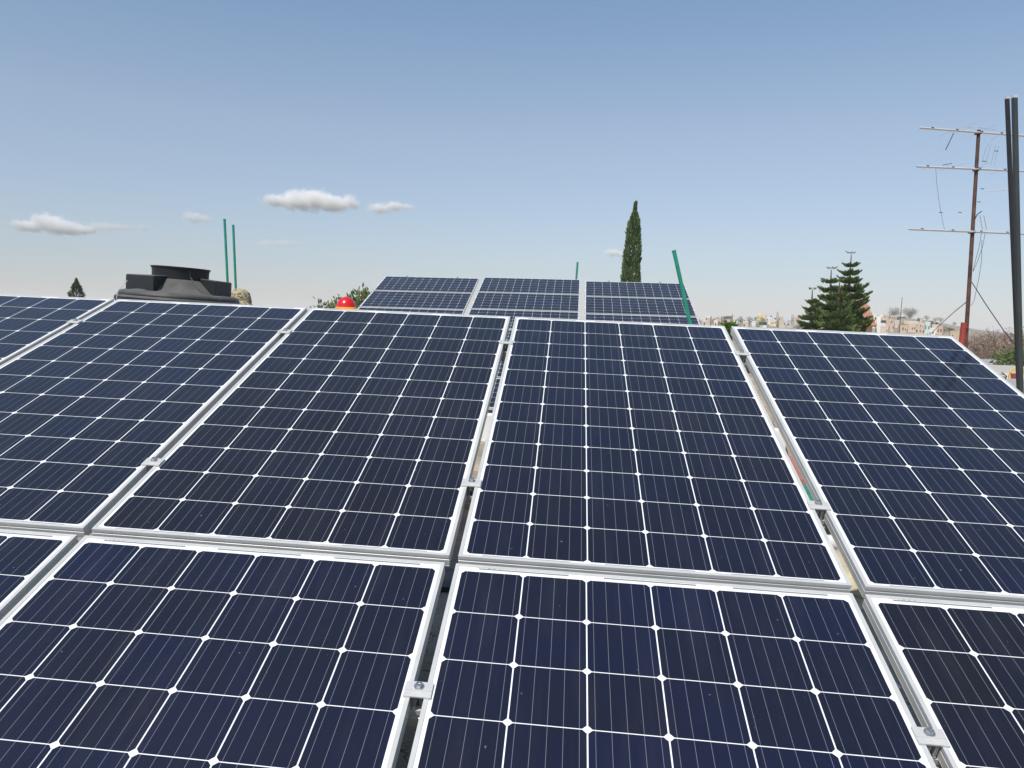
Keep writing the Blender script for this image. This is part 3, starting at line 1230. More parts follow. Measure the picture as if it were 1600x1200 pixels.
# ------------------------------------------------------------------ television antenna on its rusty mast
def antenna():
    Y = 10.0
    top = at(1529.3, 203, Y)
    low = at(1509.5, 525, Y)
    d = (low - top).normalized()
    q = top
    while q.z > roofz(q.x):
        q = q + d * .005
    root = empty('television_antenna', loc=q)
    tag(root, 'rusty antenna mast with three crooked aluminium booms and broken elements', 'antenna')
    L = lambda p: Vector(p) - q
    m = MB()
    m.tube([L(low + d * .02), L(top)], .0245, 12, r2=.020)
    smooth_by_angle(m.build('mast', M['rust'], root), 40)
    m = MB()
    p0 = at(1506.5, 504, Y - .02)
    pb = Vector((p0.x - .045, p0.y, roofz(p0.x)))
    m.tube([L(pb), L(p0)], .036, 14)
    m.lathe([(.0, .0), (.04, 0), (.04, .03), (.0, .03)], 14, L(at(1506.2, 513, Y - .02)))
    smooth_by_angle(m.build('base_pipe', M['red_pipe'], root), 40)
    m = MB()
    m.tube([L(low), L(Vector((q.x, q.y, q.z)))], .0245, 12)
    smooth_by_angle(m.build('lower_mast', M['rust'], root), 40)
    rnd = random.Random(11)
    booms = [((1436.5, 199.5), (1622, 214)), ((1431.5, 260), (1625, 268.5)), ((1419.5, 358), (1628, 366.5))]
    for bi, (e0, e1) in enumerate(booms):
        a, b = at(*e0, Y - .045 - .1), at(*e1, Y - .045 + .12)
        m = MB()
        ln = b - a
        m.tube([L(a), L(a + ln * .5), L(b)], .0135, 4)
        bo = m.build('boom', M['old_alu'], root)
        # clamp on the mast
        t = MB()
        cp_ = a + ln * (((1529 - 1436) if bi == 0 else (1526 - 1431) if bi == 1 else (1519 - 1419)) / (e1[0] - e0[0]))
        t.box(L(cp_ + Vector((0, .03, 0))), (.05, .07, .035))
        t.build('bracket', M['black_paint'], bo)
        for k in range(5):
            f = (k + .55) / 5 + rnd.uniform(-.03, .03)
            pt = a + ln * f
            ang = rnd.gauss(0, .25)
            half = (.34, .30, .33)[bi] * (1.05 - .35 * f)
            dv = Vector((math.sin(ang), math.cos(ang), rnd.gauss(0, .10)))
            e = MB()
            broken = rnd.random()
            s0 = -half if broken > .25 else -.08
            s1 = half if broken < .75 else .07
            e.tube([L(pt + dv * s0 + Vector((0, 0, .012))), L(pt + Vector((0, 0, .016))), L(pt + dv * s1 + Vector((0, 0, .012)))], .0020, 5)
            e.build('element', M['old_alu'], bo)
            ins = MB()
            ins.box(L(pt + Vector((0, 0, .012))), (.028, .022, .010))
            ins.build('insulator', M['wire'], bo)
    # bent and hanging elements
    def rod(pts, r, mat, name):
        e = MB()
        e.tube([L(at(x, y, yy)) for x, y, yy in pts], r, 6)
        return e.build(name, mat, root)
    rod([(1490, 208, Y - .1), (1484, 221, Y - .12), (1477.5, 234, Y - .16)], .0055, M['wire'], 'hanging_element')
    rod([(1486, 210, Y - .1), (1472, 221, Y - .2)], .003, M['old_alu'], 'hanging_element')
    rod([(1500, 203, Y), (1519, 198, Y - .2), (1529, 199, Y - .3), (1556, 203, Y - .2)], .0035, M['old_alu'], 'hanging_element')
    rod([(1462, 262, Y), (1463.5, 285, Y - .05), (1468, 320, Y - .1), (1474, 352, Y - .1), (1476, 358, Y)], .0018, M['wire'], 'loose_wire')
    rod([(1473, 258, Y), (1487, 255.5, Y - .2)], .004, M['wire'], 'hanging_element')
    for x0 in (0, 6, 14, 19):
        rod([(1534 + x0, 254 + x0 * .3, Y), (1541 + x0, 230, Y - .15), (1546 + x0 * .8, 224 + x0 * .1, Y - .2), (1551 + x0 * .6, 226 + x0 * .2, Y - .25)], .0018, M['old_alu'], 'loop_element')
    rod([(1538, 299, Y), (1556, 299, Y - .1), (1575, 296, Y - .1)], .004, M['old_alu'], 'hanging_element')
    rod([(1522, 345, Y), (1527, 335, Y - .05), (1534, 330, Y - .1)], .0055, M['wire'], 'hanging_element')
    rod([(1531, 336, Y - .1), (1535, 358, Y)], .004, M['old_alu'], 'loop_element')
    rod([(1537, 336, Y - .1), (1541.5, 358, Y)], .004, M['old_alu'], 'loop_element')
    for dx in (0, 6):
        rod([(1534 + dx, 361, Y), (1530 + dx * .9, 385, Y - .03), (1524 + dx * .6, 408, Y - .03), (1520 + dx * .1, 424, Y)], .0026, M['wire'], 'lead_in_cable')
    rod([(1534, 375, Y), (1534, 405, Y - .05), (1530, 432, Y - .05), (1522, 470, Y), (1517, 478, Y)], .0026, M['wire'], 'lead_in_cable')
    rod([(1517.5, 372, Y), (1516, 395, Y), (1513, 430, Y), (1512, 455, Y)], .0026, M['wire'], 'lead_in_cable')
    for nm, x, y in (('a', 1535, 295), ('b', 1529.5, 315.5), ('c', 1470, 332), ('d', 1500, 332), ('e', 1557, 236), ('f', 1538, 252)):
        e = MB()
        c = L(at(x, y, Y - .15))
        e.box(c, (.040, .010, .007))
        e.build('insulator', M['wire'], root)
    # guys
    g0 = at(1511, 471, Y)
    rod([(1511, 471, Y), (1488, 490, 12.2), (1464, 512, 14.2), (1440, 536, 16.0)], .0055, M['wire'], 'guy_wire')
    rod([(1518.5, 441, Y), (1540, 475, 9.3), (1568, 516, 8.6), (1600, 556, 8.1), (1612, 575, 7.9)], .0055, M['wire'], 'guy_wire')
    return root


antenna()

# ------------------------------------------------------------------ vegetation
def leaf(mb, p, d, L, w, rnd):
    s = d.cross(Vector((rnd.gauss(0, 1), rnd.gauss(0, 1), rnd.gauss(0, 1))))
    if s.length < 1e-4:
        return
    s = s.normalized() * w / 2
    mb.face([p - s * .5, p + d * L * .45 - s, p + d * L, p + d * L * .45 + s])


def on_ground(px, Y, dz=0.0):
    x = (px - CX) / FPX * Y / cp * cp
    # the vertical through a pixel column near the horizon
    p = at(px, horizon(px), Y)
    return Vector((p.x, Y, terrain(p.x, Y) + dz))


def cypress(name, label, px_top, py_top, px_base, Y, wid, group=None, n=11000, seed=3):
    rnd = random.Random(seed)
    top = at(px_top, py_top, Y)
    base = on_ground(px_base, Y)
    root = empty(name, loc=base)
    tag(root, label, 'tree', group)
    H = top.z - base.z
    lean = Vector((top.x - base.x, 0, 0))
    axis = lambda t: Vector((0, 0, H * t)) + lean * (.35 * t + .65 * t * t)
    PR = [(0, .4), (.1, .95), (.53, 1), (.68, .93), (.79, .74), (.87, .55), (.915, .34), (.935, .13), (.97, .09), (1, .02)]
    R = lambda t: wid / 2 * float(np.interp(t, [p[0] for p in PR], [p[1] for p in PR]))
    tr = MB()
    tr.tube([axis(0), axis(.3), axis(.6), axis(.97)], .16, 8, r2=.02)
    tr.build('trunk', M['bark'], root)
    mb = MB()
    for i in range(n):
        t = .04 + .95 * rnd.random() ** 1.15
        a = rnd.uniform(0, 2 * math.pi)
        lump_ = 1 + .24 * noise.noise(Vector((math.cos(a) * 1.5, math.sin(a) * 1.5, t * H * .9 + seed))) + .10 * noise.noise(Vector((math.cos(a) * 4, math.sin(a) * 4, t * H * 3)))
        r = R(t) * lump_ * rnd.uniform(.62, 1.0) ** .5
        p = axis(t) + Vector((math.cos(a) * r, math.sin(a) * r, 0))
        d = Vector((math.cos(a) * .5 + rnd.gauss(0, .18), math.sin(a) * .5 + rnd.gauss(0, .18), 1)).normalized()
        L = rnd.uniform(.16, .36) * wid / 1.2 * (1 if t < .9 else .7)
        leaf(mb, p, d, L, L * .36, rnd)
    mb.build('crown', M['leaf_cypress'], root)
    return root


cypress('cypress_tree', 'tall slim cypress tree rising behind the far array', 993.3, 315, 981, 58, 1.22)


def araucaria(label, px_top, py_top, Y, spread, first, px_base, seed, tiers=13):
    rnd = random.Random(seed)
    top = at(px_top, py_top, Y)
    base = on_ground(px_base, Y)
    root = empty('araucaria_tree', loc=base)
    tag(root, label, 'tree', 'araucaria trees behind the near array')
    H = top.z - base.z
    lean = top.x - base.x
    axis = lambda z: Vector((lean * z / H, 0, z))
    tr = MB()
    tr.tube([axis(0), axis(H * .4), axis(H * .8), axis(H * .985)], .17, 8, r2=.018)
    tr.build('trunk', M['bark'], root)
    mb = MB()
    for k in range(tiers):
        f = (k / (tiers - 1))
        z = H - .10 - (.30 if k else 0) - (H * .86) * f ** 1.05
        rad = .25 + spread * (f ** .8)
        nb = 4 if k == 0 else 6 if k < 3 else 9
        for b in range(nb):
            a = 2 * math.pi * (b + rnd.uniform(-.25, .25)) / nb + k * .7
            r = rad * rnd.uniform(.70, 1.15)
            droop = .05 * r
            rise = (.42 if k < 3 else rnd.uniform(.08, .48)) * r
            z_b = z + (rnd.uniform(-.07, .07) if k > 1 else 0)
            pts = []
            for i in range(9):
                u = i / 8
                pts.append(axis(z_b) + Vector((math.cos(a) * r * u, math.sin(a) * r * u, -droop * math.sin(u * math.pi) + rise * u ** 1.7)))
            nl = int(26 + 170 * r) if k else 16
            for i in range(nl):
                u = rnd.uniform(.12 if k else .3, 1) ** .8
                j = min(7, int(u * 8))
                q = pts[j].lerp(pts[j + 1], u * 8 - j)
                tang = (pts[j + 1] - pts[j]).normalized()
                side = tang.cross(Vector((0, 0, 1))).normalized()
                wdt = .30 * r * (math.sin(min(1, u) ** .8 * math.pi * .92)) + .02
                sgn = rnd.choice((-1, 1))
                q = q + side * sgn * abs(rnd.gauss(0, .55)) * wdt
                d = (tang * .7 + side * sgn * rnd.uniform(0, .5) + Vector((0, 0, rnd.uniform(.35, 1.15)))).normalized()
                L = (.10 + .28 * min(1.1, r)) * rnd.uniform(.5, 1.2) * (1.2 - .72 * u)
                leaf(mb, q, d, L, L * .30, rnd)
    mb.build('crown', M['leaf_araucaria'], root)
    return root


araucaria('tallest araucaria tree, rightmost of the group behind the right panel', 1330.5, 394, 42.0, 1.72, None, 1324, 4, 17)
araucaria('middle araucaria tree, second tallest of the group, with a thin bare tip', 1299, 418, 40.0, 1.70, None, 1300, 8, 15)
araucaria('light green araucaria tree filling the middle in front of the other three', 1312, 436, 37.0, 1.45, None, 1312, 21, 12)
araucaria('shortest araucaria tree, leftmost of the group', 1269.5, 450, 38.5, 1.12, None, 1271, 15, 14)


def small_conifer():
    rnd = random.Random(2)
    Y = 70
    top, base = at(120, 436.5, Y), on_ground(120, Y)
    root = empty('conifer_tree', loc=base)
    tag(root, 'small dark conifer top showing above the leftmost panel', 'tree')
    H = top.z - base.z
    tr = MB()
    tr.tube([(0, 0, 0), (0, 0, H * .97)], .16, 8, r2=.02)
    tr.build('trunk', M['bark'], root)
    mb = MB()
    for i in range(5200):
        t = rnd.random() ** 1.5
        z = H * (1 - t)
        r = min(1.3, .04 + 2.2 * t) * (1 + .16 * math.sin(z * 9.0)) * rnd.uniform(.25, 1) ** .6
        a = rnd.uniform(0, 6.283)
        k = min(1, .12 + t * 5)
        d = Vector((math.cos(a) * k, math.sin(a) * k, rnd.uniform(.0, .8) + (1 - k))).normalized()
        L = rnd.uniform(.13, .34) * (.45 + .55 * k)
        leaf(mb, Vector((math.cos(a) * r, math.sin(a) * r, z)), d, L, L * .3, rnd)
    mb.build('crown', M['leaf_pine'], root)


small_conifer()


def crown_tree(name, label, px, Y, py_top, wid, mat, group=None, n=900, seed=1, lsize=.25, hollow=.3, squash=1.0, cat='tree', bare=0, py_mid=None, base=None):
    """broad tree: forked limbs and leaf clumps on their ends"""
    rnd = random.Random(seed)
    top = at(px, py_top, Y)
    base = base or on_ground(px, Y)
    root = empty(name, loc=base)
    tag(root, label, cat, group)
    H = max(1.0, top.z - base.z)
    ch = min(H * .9, wid * squash)
    cz = H - ch / 2
    tr = MB()
    tr.tube([(0, 0, 0), (rnd.gauss(0, .05), 0, cz - ch * .35), (0, 0, cz)], wid * .035 + .03, 7, r2=wid * .018 + .01)
    clumps = []
    nl = 14
    for i in range(nl):
        a = 2 * math.pi * i / nl * 2.4
        e = rnd.uniform(-.75, 1.2)
        d = Vector((math.cos(a) * math.cos(e), math.sin(a) * math.cos(e), math.sin(e)))
        q = Vector((0, 0, cz)) + Vector((d.x * wid / 2, d.y * wid / 2, d.z * ch / 2)) * rnd.uniform(.55, .95)
        clumps.append(q)
        s = Vector((0, 0, cz - ch * rnd.uniform(.1, .4)))
        m = s.lerp(q, .5) + Vector((0, 0, -.05 * wid))
        tr.tube([s, m, q], wid * .014 + .008, 5, r2=wid * .004 + .003)
        for _ in range(bare):
            tip = q + Vector((rnd.gauss(0, .3), rnd.gauss(0, .3), abs(rnd.gauss(.1, .3)))) * wid * .4
            tr.tube([q, tip], wid * .004 + .003, 4, r2=.003)
    tr.build('trunk', M['bark'] if mat is not M['leaf_dry'] else M['twig'], root)
    mb = MB()
    for i in range(n):
        q = rnd.choice(clumps)
        g = Vector((rnd.gauss(0, 1), rnd.gauss(0, 1), rnd.gauss(0, .8)))
        p = q + g * wid * .115
        if rnd.random() < hollow and (p - Vector((0, 0, cz))).length < wid * .2:
            continue
        d = (g.normalized() + Vector((0, 0, .3)) + Vector((rnd.gauss(0, .4), rnd.gauss(0, .4), rnd.gauss(0, .4)))).normalized()
        L = lsize * rnd.uniform(.6, 1.3)
        leaf(mb, p, d, L, L * .45, rnd)
    mb.build('crown', mat, root)
    return root


crown_tree('broadleaf_tree', 'bright leafy tree half hidden behind the red hard hat', 571, 30, 455, 1.55, M['leaf_olive'], n=800, seed=3, lsize=.22, bare=3, squash=.9)
crown_tree('broadleaf_tree', 'pale olive bush left of the red hard hat', 520, 32, 466, 1.35, M['leaf_olive'], n=700, seed=5, lsize=.15, bare=4, squash=.8)
crown_tree('broadleaf_tree', 'bright green tree squeezed into the top of the right gap', 1140, 33, 502.5, .62, M['leaf_bright'], n=1500, seed=6, lsize=.13, squash=1.9)

GT = 'distant trees among the houses'
far_trees = [
    (1115.6, 420, 495.5, 2.0, 'leaf_grey', 'slim dark distant tree right of the pink house', 2.2),
    (1131.5, 430, 493, 3.0, 'leaf_grey', 'round distant tree left of the dark roofed house', 1.8),
    (1156.5, 450, 495, 3.4, 'leaf_grey', 'small grey green tree between two pale distant houses', 1.2),
    (1170.5, 440, 493.5, 3.8, 'leaf_grey', 'broad grey green tree left of the yellow distant house', 1.6),
    (1180, 450, 494.5, 2.4, 'leaf_grey', 'narrow grey tree just left of the yellow distant house', 2.0),
    (1191, 400, 497, 3.0, 'leaf_olive', 'olive tree in front of the yellow distant house', 1.1),
    (1395, 640, 481, 9.6, 'leaf_brown', 'round bare brownish tree on the hilltop, left of the thin pole', .72),
    (1419, 650, 481, 10.4, 'leaf_grey', 'round grey green tree on the hilltop, right of the thin pole', .80),
    (1404.5, 560, 504.5, 3.4, 'leaf_grey', 'small dark bush at the foot of the thin pole on the hill', .9),
    (1410.5, 555, 505.5, 2.8, 'leaf_grey', 'second small bush on the hill beside the thin pole', .8),
    (1484, 300, 513, 2.6, 'leaf_grey', 'low grey green bush at the right foot of the hill', .5),
    (1501, 260, 517, 1.6, 'leaf_grey', 'small dark tree just left of the red pipe', 1.2),
    (1246, 300, 493, 1.2, 'leaf_grey', 'thin distant tree left of the araucarias', 2.5),
]
for i, (px, Y, pt, w, mt, lab, sq) in enumerate(far_trees):
    crown_tree('distant_tree', lab, px, Y, pt, w, M[mt], GT, n=520 if w < 6 else 2400, seed=20 + i, lsize=w * (.11 if w < 6 else .05), squash=sq, hollow=.1, bare=1)
# low scrub between the far houses
rnd = random.Random(63)
spots = [(px, rnd.uniform(300, 620)) for px in (1094, 1106, 1113, 1128, 1143, 1160, 1175, 1186, 1199, 1208, 1226, 1233, 1248, 1373, 1388, 1399, 1409, 1421, 1434, 1446, 1460, 1468, 1476, 1490, 1508)]
for i, (px, Y) in enumerate(spots):
    b = on_ground(px, Y)
    w = rnd.uniform(2.2, 4.0)
    side = 'in the distant town left of the araucarias' if px < 1300 else 'on the built up hill right of the araucarias'
    mt = ('leaf_grey', 'leaf_olive', 'leaf_brown')[i % 3]
    hue_ = {'leaf_grey': 'grey green', 'leaf_olive': 'olive green', 'leaf_brown': 'dry brown'}[mt]
    py = CY - FPX * math.tan(math.atan2(b.z + w * .95 - EYE, Y) + PITCH) + (px - CX) * math.tan(ROLL)
    crown_tree('scrub_bush', f'tiny {hue_} bush {side}', px, Y, py, w, M[mt], f'{hue_} scrub {side}', n=260, seed=300 + i, lsize=w * .12, squash=.9, hollow=.1, cat='bush')
cypress('cypress_tree', 'thin dark distant cypress among the pale houses', 1214.8, 486.5, 1214.8, 430, 1.3, None, 700, 9)

# dry scrub at the right
GS = 'dry bushes on the slope at the right'
rnd = random.Random(31)
scrub = [(1524, 84, 527, 3.4), (1536, 78, 524, 3.2), (1549, 74, 520, 3.8), (1562, 70, 518, 3.8), (1576, 66, 519, 3.6), (1590, 64, 522, 3.4), (1603, 62, 524, 3.6),
         (1531, 66, 540, 2.6), (1544, 62, 537, 2.8), (1557, 58, 538, 2.8), (1569, 55, 535, 3.0), (1582, 53, 538, 2.6), (1596, 52, 540, 2.8), (1618, 56, 528, 3.4), (1517, 90, 530, 3.0)]
where = ['behind the rusty mast foot', 'right of the rusty mast', 'in the back row right of the mast', 'tallest of the back row', 'back row below the guy wire', 'behind the dark posts', 'past the dark posts',
         'front row right of the red pipe', 'front row left of the pale one', 'front row in the middle of the slope', 'front row with many bare twigs', 'front row left of the dark posts', 'front row behind the dark posts', 'outside the right edge', 'half hidden by the red pipe']
for i, (px, Y, pt, w) in enumerate(scrub):
    b = on_ground(px, Y)
    crown_tree('dry_bush', f'dry brownish bush, {where[i]}', px, Y, pt, w, M['leaf_dry'] if i % 5 != 3 else M['leaf_brown'], GS, n=950, seed=50 + i, lsize=.17, squash=.85, hollow=.0, cat='bush', bare=7)

# green strip below the scrub
mb = MB()
rnd = random.Random(77)
for i in range(9000):
    px = rnd.uniform(1505, 1640)
    Y = rnd.uniform(34, 50)
    p = at(px, horizon(px), Y)
    z = terrain(p.x, Y)
    hgt = .35 + .5 * max(0, noise.noise(Vector((p.x * .5, Y * .5, 0))))
    d = Vector((rnd.gauss(0, .4), rnd.gauss(0, .4), 1)).normalized()
    L = hgt * rnd.uniform(.5, 1.3)
    s = Vector((rnd.gauss(0, 1), rnd.gauss(0, .4), 0)).normalized() * L * .10
    mb.face([Vector((p.x, Y, z)) - s, Vector((p.x, Y, z)) + s, Vector((p.x, Y, z)) + d * L])
o = mb.build('grass', M['grass'])
tag(o, kind='stuff')
for i, (px, Y, pt, w, lab) in enumerate([(1578, 42, 553, 1.7, 'green leafy bush left of the dark posts'), (1592, 40, 549, 2.0, 'tall green bush right behind the dark posts'), (1608, 41, 552, 2.0, 'green bush past the right edge')]):
    crown_tree('green_bush', lab, px, Y, pt, w, M['leaf_olive'], 'green bushes below the dry slope', n=900, seed=90 + i, lsize=.2, squash=.9, cat='bush')

# ------------------------------------------------------------------ buildings
WALLC = {'cream': (.66, .56, .42), 'tan': (.56, .42, .29), 'pink': (.60, .47, .36), 'white': (.74, .72, .68), 'orange': (.56, .42, .30), 'yellow': (.68, .53, .27), 'beige': (.60, .50, .40),
         'grey': (.46, .45, .44), 'mint': (.56, .68, .60), 'bluewhite': (.58, .66, .74), 'brick': (.46, .27, .18)}
WM = {k: plain(f"{k} wall", v, .9, var=.12, scale=.25) for k, v in WALLC.items()}
M['window'] = plain("dark window", (.03, .035, .04), .25, var=.2)
M['door'] = plain("brown door", (.10, .06, .04), .6, var=.2)
M['darkroof'] = plain("dark roof", (.07, .055, .05), .8, var=.3, scale=.5)
M['tileroof'] = plain("terracotta tiles", (.42, .20, .125), .85, var=.22, scale=1.4)
M['tank_black'] = plain("black roof tank", (.02, .02, .022), .5, var=.2)
M['greyroof'] = plain("grey corrugated sheet", (.36, .36, .35), .5, var=.3, scale=1.2)
M['sheetroof'] = plain("pale sheet roof", (.68, .67, .64), .5, var=.15, scale=.3)


def house(name, label, px, Y, py_top, wpx, col, depth=None, roof='flat', py_base=None, group=None, nw=2, storeys=1, extra=(), seed=0, rot=None):
    rnd = random.Random(seed)
    Hs = {1: 3.5, 2: 6.3}[storeys]
    # the spot on the rising ground from which a house of this height reaches this far up the picture
    best = min(((abs(at(px, py_top, y).z - on_ground(px, y).z - Hs) + .002 * abs(y - Y), y) for y in range(250, 680, 6)))
    Y = best[1]
    top = at(px, py_top, Y)
    base = on_ground(px, Y, -.8)
    W = wpx * Y / FPX
    H = min(max(top.z - base.z, 2.6), Hs + 3.0)
    D = depth or min(max(W * .8, 2.6), 12)
    root = empty(name, loc=base, rz=-math.atan2(base.x, base.y) + rnd.uniform(-.2, .2) if rot is None else rot)
    root.location.y += D / 2
    tag(root, label, 'building', group)
    m = MB()
    m.box((0, 0, H / 2), (W, D, H))
    m.build('wall', WM[col], root)
    vis = min(H - .3, 3.0 * storeys)
    if roof == 'flat':
        m = MB()
        t = .18
        for x, y, w, d in ((0, -D / 2 + t / 2, W + .06, t + .06), (0, D / 2 - t / 2, W + .06, t + .06), (-W / 2 + t / 2, 0, t + .055, D - 2 * t), (W / 2 - t / 2, 0, t + .055, D - 2 * t)):
            m.box((x, y, H + .22), (w, d, .5))
        m.build('parapet', WM[col if rnd.random() < .6 else 'white'], root)
    elif roof == 'dark':
        m = MB()
        m.face([(-W / 2 - .3, -D / 2 - .4, H - .02), (W / 2 + .3, -D / 2 - .4, H - .02), (W / 2 + .3, D / 2, H + 1.3), (-W / 2 - .3, D / 2, H + 1.3)])
        m.face([(-W / 2 - .3, D / 2, H + 1.1), (W / 2 + .3, D / 2, H + 1.1), (W / 2 + .3, -D / 2 - .4, H - .22), (-W / 2 - .3, -D / 2 - .4, H - .22)])
        for x in (-W / 2 - .3, W / 2 + .3):
            m.face([(x, -D / 2 - .4, H - .22), (x, D / 2, H + 1.1), (x, D / 2, H + 1.3), (x, -D / 2 - .4, H - .02)])
        m.face([(-W / 2 - .3, -D / 2 - .4, H - .22), (W / 2 + .3, -D / 2 - .4, H - .22), (W / 2 + .3, -D / 2 - .4, H - .02), (-W / 2 - .3, -D / 2 - .4, H - .02)])
        m.build('roof', M['darkroof'], root)
    elif roof == 'slab':
        m = MB()
        m.box((0, -.4, H + .12), (W + 1.2, D + 1.4, .25))
        m.build('roof', M['sheetroof'], root)
        m = MB()
        m.box((0, -D / 2 - .012, H - 1.0), (W * .94, .06, 1.5))  # open front drawn as a dark panel, its shade put into the colour
        m.build('shade_panel', M['window'], root)
    if 'tank' in extra:
        m = MB()
        m.lathe([(0, 0), (.62, 0), (.62, 1.0), (.35, 1.25), (.3, 1.4), (0, 1.42)], 16, (W * .22, 0, H + .0))
        m.build('roof_tank', M['tank_black'], root)
    if 'hut' in extra:
        m = MB()
        m.box((-W * .2, D * .1, H + 1.1), (min(3, W * .4), min(3, D * .4), 2.2))
        m.build('stair_hut', WM[rnd.choice(['cream', 'white', 'beige', 'pink'])], root)
    for sflr in range(storeys):
        zc = H - 1.55 - 2.8 * sflr
        if zc < .8 or roof == 'slab':
            continue
        for k in range(nw):
            x = (k + .5 + rnd.uniform(-.22, .22)) / nw * W - W / 2
            if rnd.random() < .3:
                continue
            m = MB()
            m.box((x, -D / 2 - .005, zc + rnd.uniform(-.2, .2)), (min(1.6, W / nw * .45) * rnd.uniform(.6, 1.1), .08, rnd.uniform(.8, 1.4)))
            m.build('window', M['window'], root)
    return root


GH, GH2 = 'houses of the distant town', 'houses on the built up hill'
town = [
    (1099, 620, 498.3, 9, 'white', 'flat', 'low white house at the left end of the distant town', 2, 1, ()),
    (1109.5, 560, 496, 5, 'pink', 'flat', 'narrow pink house near the left end of the town', 1, 2, ()),
    (1120.5, 600, 499.5, 6, 'beige', 'flat', 'small beige house right of the slim dark tree', 2, 1, ('tank',)),
    (1126, 520, 497.5, 5.5, 'tan', 'flat', 'tan house left of the round distant tree', 1, 2, ()),
    (1139.5, 480, 497, 8, 'pink', 'dark', 'reddish house with slanting dark roof above the bright green tree', 2, 1, ()),
    (1148.5, 640, 499, 7, 'tan', 'flat', 'tan house between the dark roofed house and a small tree', 2, 1, ('hut',)),
    (1162.5, 620, 498, 7, 'cream', 'flat', 'cream house behind the gap between two grey trees', 2, 1, ()),
    (1191.5, 560, 492.8, 13, 'yellow', 'flat', 'big yellow house behind the olive tree', 3, 2, ('hut',)),
    (1203, 640, 496, 8, 'white', 'flat', 'white house right of the big yellow house', 2, 1, ('tank',)),
    (1220.5, 600, 495, 7, 'pink', 'flat', 'pink house right of the thin distant cypress', 2, 2, ()),
    (1230.5, 640, 498.2, 9, 'bluewhite', 'flat', 'pale bluish house near the araucarias', 2, 1, ()),
    (1241, 600, 497, 8, 'tan', 'flat', 'tan house just left of the araucarias', 2, 1, ('hut',)),
    (1252, 560, 494, 9, 'beige', 'flat', 'beige house partly behind the shortest araucaria', 2, 2, ()),
    (1210, 440, 500.5, 10, 'cream', 'flat', 'long cream house below the thin cypress', 3, 1, ('tank',)),
    (1194, 340, 502.6, 12, 'white', 'slab', 'open shed with a flat white roof slab', 2, 1, ()),
    (1222, 400, 502, 11, 'beige', 'flat', 'beige house in the front row left of the araucarias', 3, 1, ()),
    (1236, 420, 502.5, 10, 'grey', 'flat', 'grey house in the front row beside the araucarias', 2, 1, ()),
    (1179, 360, 503, 6, 'white', 'flat', 'small white hut in front of the narrow grey tree', 1, 1, ()),
    (1150, 420, 503, 9, 'cream', 'flat', 'cream house peeping over the right panel edge', 2, 1, ()),
    (1166, 430, 503.2, 8, 'pink', 'flat', 'pink house peeping over the panel edge below the broad tree', 2, 1, ()),
    (1103, 480, 501.2, 10, 'beige', 'flat', 'beige house peeping over the far array corner', 2, 1, ('tank',)),
    (1122, 460, 501.5, 9, 'white', 'flat', 'white house peeping over the centre panel corner', 2, 1, ()),
]
for i, (px, Y, pt, w, c, rf, lab, nw, st, ex) in enumerate(town):
    house('house', lab, px, Y, pt, w, c, None, rf, None, GH, nw, st, ex, i)
